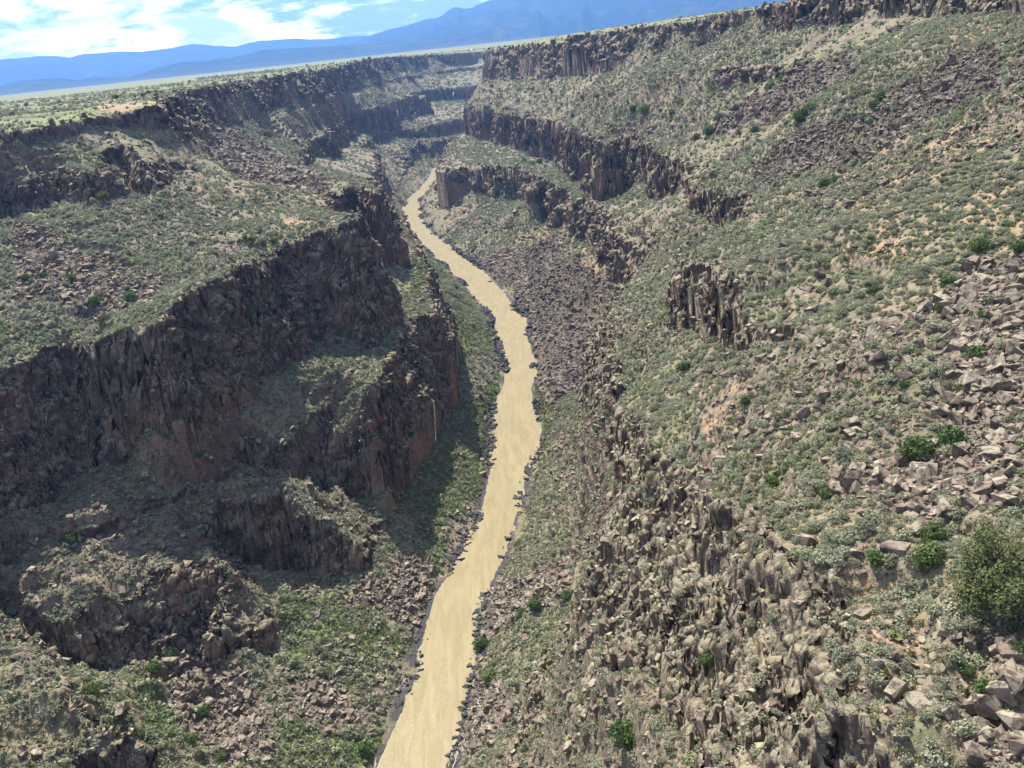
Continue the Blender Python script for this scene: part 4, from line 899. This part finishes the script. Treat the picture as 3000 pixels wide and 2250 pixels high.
def leaf_cloud(centres, size, dirs=None, jit=0.45):
    """many small kite-shaped leaf tufts, facing mostly outward from the lobe they sit on"""
    V = []; F = []
    for i, c in enumerate(centres):
        p = np.array(c)+rng.normal(0, 1, 3)*size*jit
        n = (np.array(dirs[i]) if dirs is not None else np.zeros(3))+rng.normal(0, 0.55, 3); n /= np.linalg.norm(n)+1e-9
        u = np.cross(n, rng.normal(0, 1, 3)); u /= np.linalg.norm(u)+1e-9; d = np.cross(n, u)
        s = size*rng.uniform(0.6, 1.4); w = s*rng.uniform(0.35, 0.6)
        k = len(V); V += [p-d*s*0.5, p+u*w+n*s*0.15, p+d*s*0.6, p-u*w+n*s*0.15]; F.append((k, k+1, k+2, k+3))
    return V, F

def bush_points(n, rx, rz, lobes, seed):
    g = np.random.default_rng(seed); P = []; Dr = []
    L = []
    for i in range(lobes):
        a = 6.283*i/lobes+g.uniform(-.5, .5); q = g.uniform(0.10, 0.36) if i else 0.0
        L.append((q*math.cos(a)*rx, q*math.sin(a)*rx, g.uniform(0.35, 0.6)*rz, g.uniform(0.40, 0.60)))
    while len(P) < n:
        a = L[g.integers(lobes)]; d = g.normal(0, 1, 3); d /= np.linalg.norm(d)
        r = a[3]*g.uniform(0.72, 1.05)
        p = np.array([a[0]+d[0]*r*rx, a[1]+d[1]*r*rx, a[2]+d[2]*r*rz*0.8])
        if p[2] > -0.05: P.append(p); Dr.append(d+np.array([0, 0, .15]))
    return P, Dr, L

def tube(V, F, a, b, ra, rb, n=6):
    a = np.array(a, float); b = np.array(b, float); d = (b-a)/np.linalg.norm(b-a)
    u = np.cross(d, [0.3, 0.9, 0.2]); u /= np.linalg.norm(u); v = np.cross(d, u); k = len(V)
    for p, r in ((a, ra), (b, rb)):
        for i in range(n): V.append(p+r*(math.cos(6.283*i/n)*u+math.sin(6.283*i/n)*v))
    for i in range(n): F.append((k+i, k+(i+1) % n, k+n+(i+1) % n, k+n+i))

def make_bush(name, n, size, mat, lobes, seed, rz=0.8, stems=True):
    P, Dr, L = bush_points(n, 1.0, rz, lobes, seed)
    V, F = leaf_cloud(P, size, Dr); nl = len(F)
    for l in L: tube(V, F, (0, 0, -0.08), (l[0], l[1], l[2]+0.1), 0.045, 0.02, 4)
    me = mesh_from(name, V, F, [mat, M_BARK])
    me.polygons.foreach_set('material_index', [0]*nl+[1]*(len(F)-nl)); return me

def make_rock(name, mat, shape, n, seed, pw=0.5):
    g = np.random.default_rng(seed); bm = bmesh.new()
    for _ in range(n):
        p = g.uniform(-1, 1, 3); p = np.sign(p)*np.abs(p)**pw
        bm.verts.new(p*np.array(shape)*g.uniform(0.8, 1.0))
    r = bmesh.ops.convex_hull(bm, input=bm.verts)
    bmesh.ops.delete(bm, geom=[v for v in bm.verts if not v.link_faces], context='VERTS')
    bmesh.ops.recalc_face_normals(bm, faces=bm.faces)
    me = bpy.data.meshes.new(name); bm.to_mesh(me); bm.free(); me.materials.append(mat); return me

SRC = {}
def source(key, meshes):
    c = bpy.data.collections.new('source_'+key)
    for i, me in enumerate(meshes):
        c.objects.link(bpy.data.objects.new('%s_%02d' % (key, i), me))
    SRC[key] = (c, len(meshes), meshes)
source('sage', [make_bush('sagebrush', 420, 0.175, M_SAGE, 5+i % 3, 40+i, 0.75) for i in range(7)])
source('sage_far', [make_bush('sagebrush', 54, 0.46, M_SAGE, 4, 60+i, 0.75) for i in range(5)])
source('green', [make_bush('shrub', 700, 0.15, M_GREEN, 7, 80+i, 0.95) for i in range(5)])
source('grass', [make_bush('grass_tuft', 46, 0.42, M_GRASS, 4, 90+i, 0.5) for i in range(4)])
source('dry', [make_bush('dry_grass_tuft', 30, 0.5, M_DRY, 3, 190+i, 0.6) for i in range(4)])
source('talus', [make_rock('boulder', M_TALUS, (1, g_, h_), 19, 100+i, 0.40) for i, (g_, h_) in enumerate([(.8, .6), (.7, .5), (.9, .75), (.6, .45), (.75, .7), (.85, .4), (.65, .6), (.95, .6)])])
source('scree', [make_rock('scree_stone', M_SCREE, (1, g_, h_), 19, 210+i, 0.40) for i, (g_, h_) in enumerate([(.8, .6), (.7, .5), (.9, .75), (.6, .45), (.75, .7), (.85, .4)])])
source('block', [make_rock('basalt_block', M_BLOCK, (a_, b_, 1.0), 22, 130+i, 0.34) for i, (a_, b_) in enumerate([(.5, .45), (.6, .4), (.42, .38), (.7, .55), (.55, .6), (.38, .45), (.8, .6), (.9, .7)])])
source('bank', [make_rock('river_stone', M_BANK, (1, .8, .65), 22, 160+i) for i in range(6)])

def stuff(name, key, P, rot, scl, label=None):
    col, nvar, _ = SRC[key]
    n = len(P); me = bpy.data.meshes.new(name); me.vertices.add(n)
    me.vertices.foreach_set('co', P.astype(np.float32).ravel())
    for nm, typ, dat, fld in (('rot', 'FLOAT_VECTOR', rot, 'vector'), ('scl', 'FLOAT_VECTOR', scl, 'vector'), ('var', 'INT', rng.integers(0, nvar, n), 'value')):
        a = me.attributes.new(nm, typ, 'POINT'); a.data.foreach_set(fld, np.asarray(dat).astype(np.int32 if typ == 'INT' else np.float32).ravel())
    o = bpy.data.objects.new(name, me); sc.collection.objects.link(o); o['kind'] = 'stuff'
    ng = bpy.data.node_groups.new(name+'_nodes', 'GeometryNodeTree')
    ng.interface.new_socket('Geometry', in_out='INPUT', socket_type='NodeSocketGeometry'); ng.interface.new_socket('Geometry', in_out='OUTPUT', socket_type='NodeSocketGeometry')
    N = ng.nodes; gi = N.new('NodeGroupInput'); go = N.new('NodeGroupOutput'); ip = N.new('GeometryNodeInstanceOnPoints'); ci = N.new('GeometryNodeCollectionInfo')
    ci.inputs['Collection'].default_value = col; ci.inputs['Separate Children'].default_value = True; ci.inputs['Reset Children'].default_value = True
    def na(nm, t):
        q = N.new('GeometryNodeInputNamedAttribute'); q.data_type = t; q.inputs['Name'].default_value = nm
        return [s for s in q.outputs if s.enabled and s.name == 'Attribute'][0]
    er = N.new('FunctionNodeEulerToRotation')
    L = ng.links.new
    L(gi.outputs[0], ip.inputs['Points']); L(ci.outputs[0], ip.inputs['Instance']); ip.inputs['Pick Instance'].default_value = True
    L(na('var', 'INT'), ip.inputs['Instance Index']); L(na('rot', 'FLOAT_VECTOR'), er.inputs[0]); L(er.outputs[0], ip.inputs['Rotation']); L(na('scl', 'FLOAT_VECTOR'), ip.inputs['Scale'])
    L(ip.outputs[0], go.inputs[0])
    md = o.modifiers.new('scatter', 'NODES'); md.node_group = ng
    return o

def ground_at(x, y):
    z, c, top, dE = height(x, y); e = 0.8
    zx = height(x+e, y)[0]; zy = height(x, y+e)[0]
    n = np.stack([-(zx-z)/e, -(zy-z)/e, np.ones(x.shape)], -1); n /= np.linalg.norm(n, axis=1, keepdims=True)
    return z, c, top, dE, n

def sector(n, r0, r1, az0=-44, az1=54):
    a = np.radians(rng.uniform(az0, az1, n)); r = np.sqrt(rng.uniform(r0*r0, r1*r1, n))
    return r*np.sin(a), r*np.cos(a)
def area(r0, r1): return math.radians(98)/2*(r1*r1-r0*r0)

def in_frame(P, m=0.06):
    f = P[:, 1]*math.cos(PITCH)-P[:, 2]*math.sin(PITCH); u = P[:, 1]*math.sin(PITCH)+P[:, 2]*math.cos(PITCH)
    a = P[:, 0]/f; u = u/f; X = a*math.cos(ROLL)-u*math.sin(ROLL); Y = a*math.sin(ROLL)+u*math.cos(ROLL)
    k = math.tan(R(61.6)/2)
    return (f > 5) & (np.abs(X) < k*(1+m)+0.02) & (np.abs(Y) < 0.75*k*(1+m)+0.02)

# every candidate point once: position, surface class
bands = [(20, 150, 2.4), (150, 420, 1.6), (420, 850, 0.8), (850, 1600, 0.22)]
CX = []; CY = []
for r0, r1, rho in bands:
    x, y = sector(int(area(r0, r1)*rho*DENS), r0, r1); CX.append(x); CY.append(y)
x, y = sector(int(area(1600, 2500)*0.16*24/98), 1600, 2500, -17, 7); CX.append(x); CY.append(y)
CX = np.concatenate(CX); CY = np.concatenate(CY)
k = CY > 12; CX = CX[k]; CY = CY[k]
Z, CL, TOP, DE, NN = ground_at(CX, CY)
P = np.stack([CX, CY, Z], -1)
k = (in_frame(P, 0.25) | ((P[:, 1] < 170) & in_frame(P, 0.8))); P = P[k]; CL = CL[k]; TOP = TOP[k]; DE = DE[k]; NN = NN[k]
D = np.sqrt((P**2).sum(1))
TAL = patch('talus', P[:, 0], P[:, 1]); ROC = patch('rocky', P[:, 0], P[:, 1]); GRA = patch('grass', P[:, 0], P[:, 1]); SOI = patch('soil', P[:, 0], P[:, 1])
land = P[:, 2] > -171.6
U = rng.uniform(0, 1, len(P))
cl1 = fbm(P[:, 0]/9, P[:, 1]/9, 2, 701); cl2 = fbm(P[:, 0]/28, P[:, 1]/28, 2, 711)
step = NN[:, 2] < 0.52
dmul = np.select([D < 150, D < 420, D < 850, D < 1600], [0.90, 0.98, 1.15, 1.6], 2.3)      # clumps stand for more ground far off
print('candidates', len(P))
# sagebrush
cl3 = fbm(P[:, 0]/60, P[:, 1]/9, 3, 731)
pr = np.clip(0.56+0.34*cl1+0.20*cl2+0.36*cl3, 0.05, 0.9)
pr = np.where(TAL, 0.05, pr); pr = np.where(ROC, pr*0.62, pr); pr = np.where(SOI, pr*0.55, pr); pr = np.where(TOP, pr*np.where(D < 600, 0.14, 0.05), pr)
pr = np.where(step | (CL > 0.2), np.where(P[:, 0] > 0, 0.24, 0.12), pr); pr = np.where(DE < 5, 0, pr); pr = np.where(~land, 0, pr)
cell = np.select([D < 150, D < 420, D < 850, D < 1600], [1.0, 1.15, 1.5, 2.5], 4.2)      # one bush to a spot: neighbours keep their distance
key = np.floor(P[:, 0]/cell).astype(np.int64)*1000003+np.floor(P[:, 1]/cell).astype(np.int64)
cand = np.where(U < pr*1.3)[0]; sg = np.zeros(len(P), bool); sg[cand[np.unique(key[cand], return_index=True)[1]]] = True
# talus and loose rock
pt = np.where(TAL, 0.80, np.clip(np.where(ROC, 0.42, np.where(D < 170, 0.09, 0.05))-0.22*cl3, 0.01, 1)); pt = np.where(TOP, 0.01, pt); pt = np.where(DE < 5, 0.2, pt); pt = np.where(CL > 0.2, 0, pt); pt = np.where(land, pt, 0)
tl = (~sg) & (rng.uniform(0, 1, len(P)) < pt)
pg = np.where(GRA, 0.75, np.where(cl2 > 0.35, 0.08, 0.012)); pg = np.where(TAL | (CL > 0.2) | TOP | ~land | (DE < 1.5), 0, pg)
gr = (~sg) & (~tl) & (rng.uniform(0, 1, len(P)) < pg)
# the edges of patches of talus need many more, smaller stones
def extra(mask_fn, rho_list, seed):
    X = []; Y = []
    for r0, r1, rho in rho_list:
        x, y = sector(int(area(r0, r1)*rho*DENS), r0, r1); m = mask_fn(x, y); X.append(x[m]); Y.append(y[m])
    x = np.concatenate(X); y = np.concatenate(Y); m = y > 12; return x[m], y[m]
ex, ey = extra(lambda x, y: patch('talus', x, y), [(20, 150, 3.6), (150, 420, 1.7), (420, 850, 0.4)], 0)
z, c, t, de, nn = ground_at(ex, ey); k = (c < 0.2) & (z > -171.6); EP = np.stack([ex, ey, z], -1)[k]; EN = nn[k]

def power(n, lo, hi, a=2.2):
    u = rng.uniform(0, 1, n); return (lo**(1-a)+(hi**(1-a)-lo**(1-a))*u)**(1/(1-a))
def rand_rot(n, tilt=0.25): return np.stack([rng.normal(0, tilt, n), rng.normal(0, tilt, n), rng.uniform(0, 6.283, n)], -1)

SP = P[sg]; SD = D[sg]; ns = len(SP)
ss = np.clip(rng.lognormal(-0.27, 0.42, ns), 0.30, 1.9)*dmul[sg]*np.where(CL[sg] > 0.2, 0.7, 1)*np.where(TOP[sg], 0.85, 1)
sscl = np.stack([ss, ss*rng.uniform(0.85, 1.15, ns), ss*rng.uniform(0.75, 1.1, ns)], -1); srot = rand_rot(ns, 0.12)
TP = np.concatenate([P[tl], EP]); TD = np.sqrt((TP**2).sum(1)); nt_ = len(TP)
ts = power(nt_, 0.22, 1.9, 2.5)*np.select([TD < 150, TD < 420], [0.85, 1.05], 1.4)
tscl = ts[:, None]*rng.uniform(0.75, 1.2, (nt_, 3)); trot = rand_rot(nt_, 0.5)
TP = TP+np.array([0, 0, 1])*(ts*0.18)[:, None]
GP = P[gr]; ng_ = len(GP); gs = np.clip(rng.lognormal(-0.35, 0.3, ng_), 0.3, 1.3)*dmul[gr]
# dry bunch grass and pebbles between the bushes
dx, dy = np.concatenate([np.stack(sector(int(area(r0, r1)*rho*DENS), r0, r1)) for r0, r1, rho in [(20, 150, 1.6), (150, 330, 0.55)]], 1)
k = dy > 12; dx = dx[k]; dy = dy[k]; z, c, t, de, nn = ground_at(dx, dy); DP = np.stack([dx, dy, z], -1)
k = (c < 0.2) & (de > 3) & (z > -171) & in_frame(DP, 0.6) & ~patch('talus', dx, dy) & (nn[:, 2] > 0.5); DP = DP[k]
peb = rng.uniform(0, 1, len(DP)) < np.where(patch('rocky', DP[:, 0], DP[:, 1]), 0.55, 0.36)
# cliff blocks: joint blocks and ledges standing out of the faces
cx = []; cy = []
for r0, r1, rho in [(20, 150, 1.8), (150, 420, 1.6), (420, 850, 0.6), (850, 1700, 0.22)]:
    x, y = sector(int(area(r0, r1)*rho*DENS), r0, r1)
    m = np.zeros(len(x), bool)
    for S in (LS, RS):
        for i in range(1, S.n):
            d = bil(S.F[i][0], x, y); h = bil(S.F[i][2], x, y); m |= (d > -7) & (d < h*bil(S.cot[i], x, y)+7) & (h > 3)
    cx.append(x[m]); cy.append(y[m])
cx = np.concatenate(cx); cy = np.concatenate(cy); m = cy > 12; cx = cx[m]; cy = cy[m]
z, c, t, de, nn = ground_at(cx, cy); BP = np.stack([cx, cy, z], -1)
k = ((c > 0.12) | (nn[:, 2] < 0.55)) & (z > -170) & in_frame(BP, 0.25); BP = BP[k]; BN = nn[k]
BD = np.sqrt((BP**2).sum(1)); nb = len(BP)
bs = power(nb, 0.32, 2.3, 2.3)*np.select([BD < 150, BD < 420, BD < 850], [0.46, 0.85, 1.35], 2.0)
bz = np.arctan2(BN[:, 1], BN[:, 0])+rng.normal(0, 0.35, nb)
brot = np.stack([rng.normal(0, 0.32, nb), rng.normal(0, 0.32, nb), bz], -1)
bscl = np.stack([bs*rng.uniform(0.7, 1.1, nb), bs*rng.uniform(0.7, 1.2, nb), bs*rng.uniform(0.6, 1.7, nb)], -1)
BP = BP-BN*(bs*0.25)[:, None]
# river stones along both water lines
rx_ = []; ry_ = []; rd_ = []
for nm, sg_ in (('LE', -1), ('RE', 1)):
    L = np.array(LINES[nm]); s = np.concatenate([[0], np.cumsum(np.hypot(np.diff(L[:, 0]), np.diff(L[:, 1])))])
    n = int(13000*DENS); u = rng.uniform(0, 1500, n)**1.0; off = rng.exponential(2.6, n)-1.6
    x = np.interp(u, s, L[:, 0]); y = np.interp(u, s, L[:, 1]); rx_.append(x+sg_*off); ry_.append(y)
rx_ = np.concatenate(rx_); ry_ = np.concatenate(ry_); m = (ry_ > 20) & (ry_ < 1100); rx_ = rx_[m]; ry_ = ry_[m]
z, c, t, de, nn = ground_at(rx_, ry_); keep = (fbm(rx_/22, ry_/22, 2, 811)+0.6*rng.uniform(0, 1, len(rx_)) > 0.45) & (z > -173.2); RP = np.stack([rx_, ry_, np.maximum(z, -172.4)], -1)[keep]
nr_ = len(RP); rs_ = power(nr_, 0.22, 1.5, 2.3)*np.clip(np.sqrt((RP**2).sum(1))/300, 0.9, 1.8)
print('sage', ns, 'talus', nt_, 'grass', ng_, 'blocks', nb, 'bank', nr_)

# ---- things one by one ----------------------------------------------------------
def tag(o, label, cat, group=None):
    o['label'] = label; o['category'] = cat
    if group: o['group'] = group
    return o
def link(name, me, loc, rot=(0, 0, 0), scl=(1, 1, 1), parent=None):
    o = bpy.data.objects.new(name, me); sc.collection.objects.link(o)
    o.location = loc; o.rotation_euler = rot; o.scale = scl
    if parent: o.parent = parent
    return o
def pix(p):
    f = p[1]*math.cos(PITCH)-p[2]*math.sin(PITCH); u = (p[1]*math.sin(PITCH)+p[2]*math.cos(PITCH))/f; a = p[0]/f
    return a*math.cos(ROLL)-u*math.sin(ROLL), a*math.sin(ROLL)+u*math.cos(ROLL)
def visible(P, tol=1.6):
    """is the point seen from the bridge, by walking along the sight line over the ground"""
    t = np.linspace(0.03, 0.985, 150)[None, :]
    x = P[:, :1]*t; y = P[:, 1:2]*t; z = P[:, 2:3]*t
    g = height(x.ravel(), y.ravel())[0].reshape(x.shape)
    return ((z+tol) > g).all(1)
def zof(x, y): return float(height(np.array([float(x)]), np.array([float(y)]))[0][0])

# -- trees and green shrubs
def juniper_meshes(seed, n_leaf, leaf, nl, w=0.5, h=1.0, limbs=7):
    """unit tree: width 1, height h; forked trunk with limbs, crown of small tufts on lobes at the limb ends"""
    g = np.random.default_rng(seed); V = []; F = []
    base = np.zeros(3); top = np.array([g.normal(0, .05), g.normal(0, .05), h*0.36])
    tube(V, F, base-np.array([0, 0, .05]), top, 0.055, 0.035, 8)
    lobes = []
    for i in range(limbs):
        a = 6.283*i/limbs+g.uniform(-.4, .4); e = g.uniform(0.25, 1.25); L = g.uniform(0.22, 0.38)
        s = base+(top-base)*g.uniform(0.35, 1.0)
        m = s+L*0.55*np.array([math.cos(a)*math.cos(e), math.sin(a)*math.cos(e), math.sin(e)*1.0])
        t = m+L*0.6*np.array([math.cos(a)*math.cos(e), math.sin(a)*math.cos(e), math.sin(e)*1.25])
        tube(V, F, s, m, 0.026, 0.017); tube(V, F, m, t, 0.017, 0.006)
        lobes.append((t, g.uniform(.09, .15)))
        for _ in range(2):
            t2 = m+L*g.uniform(.3, .6)*np.array([math.cos(a+g.normal(0, .8)), math.sin(a+g.normal(0, .8)), g.uniform(.1, .9)])
            tube(V, F, m, t2, 0.011, 0.004); lobes.append((t2, g.uniform(.07, .13)))
    lobes.append((top+np.array([0, 0, h*.34]), .17)); tube(V, F, top, top+np.array([0, 0, h*.34]), .03, .006)
    P = []; Dr = []
    for _ in range(n_leaf):
        c, r = lobes[g.integers(len(lobes))]; d = g.normal(0, 1, 3); d /= np.linalg.norm(d)
        p = c+d*r*g.uniform(.45, 1.08)*np.array([1, 1, .85])
        if p[2] > 0.03: P.append(p); Dr.append(d+np.array([0, 0, .2]))
    LV, LF = leaf_cloud(P, leaf, Dr)
    return mesh_from('trunk', V, F, [M_BARK], True), mesh_from('crown', LV, LF, [M_JUN])
def place_tree(name, meshes, x, y, w, hs, label, cat, group=None, rz=0.0):
    e = bpy.data.objects.new(name, None); sc.collection.objects.link(e); e.location = (x, y, zof(x, y)-0.1); e.scale = (w, w, w*hs); e.rotation_euler = (0, 0, rz)
    e.empty_display_size = 0.5
    tag(e, label, cat, group)
    link('trunk', meshes[0], (0, 0, 0), parent=e); link('crown', meshes[1], (0, 0, 0), parent=e)
    return e
TREES = [juniper_meshes(900+i, 900, 0.07, 6, limbs=6+i % 3) for i in range(4)]
BIGJ = juniper_meshes(950, 13000, 0.019, 9, limbs=14)
PROTO_SHRUB = SRC['green'][2]
seen = []                                     # landmarks for labels: plan point, words
kt = 0
for i, (kind, x, y, w) in enumerate(PLANTS):
    lab, grp = PLANT_LABELS[i] if isinstance(PLANT_LABELS[i], tuple) else (PLANT_LABELS[i], None)
    if kind == 'juniper': place_tree('juniper_tree', BIGJ, x, y, w, 0.92, lab, 'tree', grp, 0.6)
    elif kind == 'tree':
        place_tree('juniper_tree', TREES[kt % 4], x, y, w*1.05, 1.0, lab, 'tree', grp, kt*1.3); kt += 1
    else:
        r = w*0.52
        o = link('green_shrub', PROTO_SHRUB[i % 5], (x, y, zof(x, y)-0.05*r), (0, 0, i*1.1), (r, r*(0.85+0.04*(i % 6)), r*(0.95+0.05*(i % 5))))
        tag(o, lab, 'shrub', grp)

# -- words for where a small thing stands: the nearest landmark and on which side of it
def whereabouts(p, marks):
    q = pix(p); best = None
    for (mx, my, words) in marks:
        m = pix((mx, my, MZ[(mx, my)])); d = math.hypot(q[0]-m[0], q[1]-m[1])
        if best is None or d < best[0]: best = (d, m, words)
    d, m, words = best; dx, dy = q[0]-m[0], q[1]-m[1]
    if d < 0.018: rel = 'close beside'
    elif abs(dx) > 1.3*abs(dy): rel = ('just left of' if dx < 0 else 'just right of') if d < 0.06 else ('left of' if dx < 0 else 'right of')
    else: rel = ('just above' if dy > 0 else 'just below') if d < 0.06 else ('above' if dy > 0 else 'below')
    return rel+' '+words
MZ = {(m[0], m[1]): zof(m[0], m[1]) for m in LANDMARKS}

def pick_largest(P, size, n, cap=2600, z_up=0.4):
    """the n points whose things show largest and unhidden"""
    d = np.sqrt((P**2).sum(1)); ang = size/d; ok = in_frame(P, -0.02)
    idx = np.where(ok)[0]; idx = idx[np.argsort(-ang[idx])][:cap]
    Q = P[idx]+np.array([0, 0, 1])*(size[idx]*z_up)[:, None]
    v = visible(Q, 1.0); return idx[v][:n]

def individuals(name, key, P, rot, scl, size, n, say, cat):
    idx = pick_largest(P, size, n)
    first = {}
    for i in idx:
        k = int(rng.integers(SRC[key][1]))
        if k in first: o = first[k].copy(); sc.collection.objects.link(o)
        else: o = first[k] = link(name, SRC[key][2][k], (0, 0, 0))
        o.location = tuple(P[i]); o.rotation_euler = tuple(rot[i]); o.scale = tuple(scl[i])
        lab, grp = say(P[i], size[i]); tag(o, lab, cat, grp)
    rest = np.ones(len(P), bool); rest[idx] = False
    return rest

def say_sage(p, s):
    big = 'broad' if s > 1.25 else ('small' if s < 0.8 else 'medium')
    w = whereabouts(p, LANDMARKS); return '%s grey-green sagebrush %s' % (big, w), '%s sagebrush %s' % (big, w)
rest = individuals('sagebrush', 'sage', SP, srot, sscl, ss, 285, say_sage, 'sagebrush')
nearS = (SD < 230) & rest; farS = (SD >= 230) & rest
stuff('sagebrush_cover', 'sage', SP[nearS], srot[nearS], sscl[nearS])
stuff('sagebrush_distance', 'sage_far', SP[farS], srot[farS], sscl[farS])

# -- boulders: the traced ones, then the largest of the rubble
for i, (x, y, w) in enumerate(BOULDERS):
    r = w*0.52; me = SRC['talus'][2][i % 8]
    o = link('boulder', me, (x, y, zof(x, y)+0.22*r), (0.3*math.sin(i*2.1), 0.3*math.cos(i*1.7), i*0.9), (r, r*(0.8+0.05*(i % 5)), r*(0.75+0.06*(i % 4))))
    lab, grp = BOULDER_LABELS[i] if isinstance(BOULDER_LABELS[i], tuple) else (BOULDER_LABELS[i], None)
    tag(o, lab, 'boulder', grp)
def say_rock(p, s):
    big = 'large' if s > 1.15 else ('small' if s < 0.7 else 'middle-sized')
    w = whereabouts(p, LANDMARKS); return '%s angular basalt boulder %s' % (big, w), '%s boulders %s' % (big, w)
rest = individuals('boulder', 'talus', TP, trot, tscl, np.where((TP[:, 0] > 20) & (TD > 190), ts*0.3, ts), 285-len(BOULDERS), say_rock, 'boulder')
dark = rest & (TP[:, 0] > 20) & (TD > 190)
stuff('dark_scree', 'scree', TP[dark], trot[dark], 0.8*tscl[dark])
rest &= ~dark
stuff('talus_rubble', 'talus', TP[rest], trot[rest], tscl[rest])

# -- stones at and in the water
rrot = rand_rot(nr_, 0.3); rscl = rs_[:, None]*rng.uniform(0.8, 1.2, (nr_, 3))
def say_stone(p, s):
    lx_ = np.interp(p[1], [q[1] for q in LINES['LE']], [q[0] for q in LINES['LE']]); rx2 = np.interp(p[1], [q[1] for q in LINES['RE']], [q[0] for q in LINES['RE']])
    side = 'left' if abs(p[0]-lx_) < abs(p[0]-rx2) else 'right'
    wet = 'standing in water off' if p[2] < -171.9 else 'on'
    reach = 'lowest reach' if p[1] < 200 else ('bend below the flat' if p[1] < 280 else 'middle reach' if p[1] < 420 else 'upper reach')
    w = '%s the %s river bank, %s' % (wet, side, reach)
    return 'dark basalt stone '+w, 'dark stones '+w
rest = individuals('river_stone', 'bank', RP, rrot, rscl, rs_, 120, say_stone, 'stone')
stuff('river_stones', 'bank', RP[rest], rrot[rest], rscl[rest])

stuff('grass_cover', 'grass', GP, rand_rot(ng_, 0.1), np.repeat(gs[:, None], 3, 1))
GD = DP[~peb]; nd = len(GD); stuff('dry_grass', 'dry', GD, rand_rot(nd, 0.1), rng.uniform(0.22, 0.55, nd)[:, None]*np.array([1, 1, 0.9]))
PB = DP[peb]; npb = len(PB); stuff('pebbles', 'talus', PB, rand_rot(npb, 0.5), power(npb, 0.12, 0.5)[:, None]*rng.uniform(0.7, 1.2, (npb, 3)))
stuff('cliff_rubble', 'block', BP, brot, bscl)

# -- driftwood on the stones of the bank
def drift(x, y, L, yaw, seed, label):
    g = np.random.default_rng(seed); V = []; F = []
    p = np.array([-L/2, 0, 0.0])
    for k in range(5):
        q = p+np.array([L/5, g.normal(0, .07)*L, g.normal(0, .03)*L]); tube(V, F, p, q, 0.09-.012*k, 0.078-.012*k); 
        if k in (2, 3): tube(V, F, p, p+np.array([L*.2, g.choice([-1, 1])*L*.2, L*.1]), .04, .012)
        p = q
    o = link('driftwood_log', mesh_from('driftwood_log', V, F, [M_DRIFT], True), (x, y, max(zof(x, y), -172)+0.55), (0, 0.06, yaw), (1.5, 1.5, 1.5)); tag(o, label, 'driftwood')
for d in DRIFT: drift(*d)
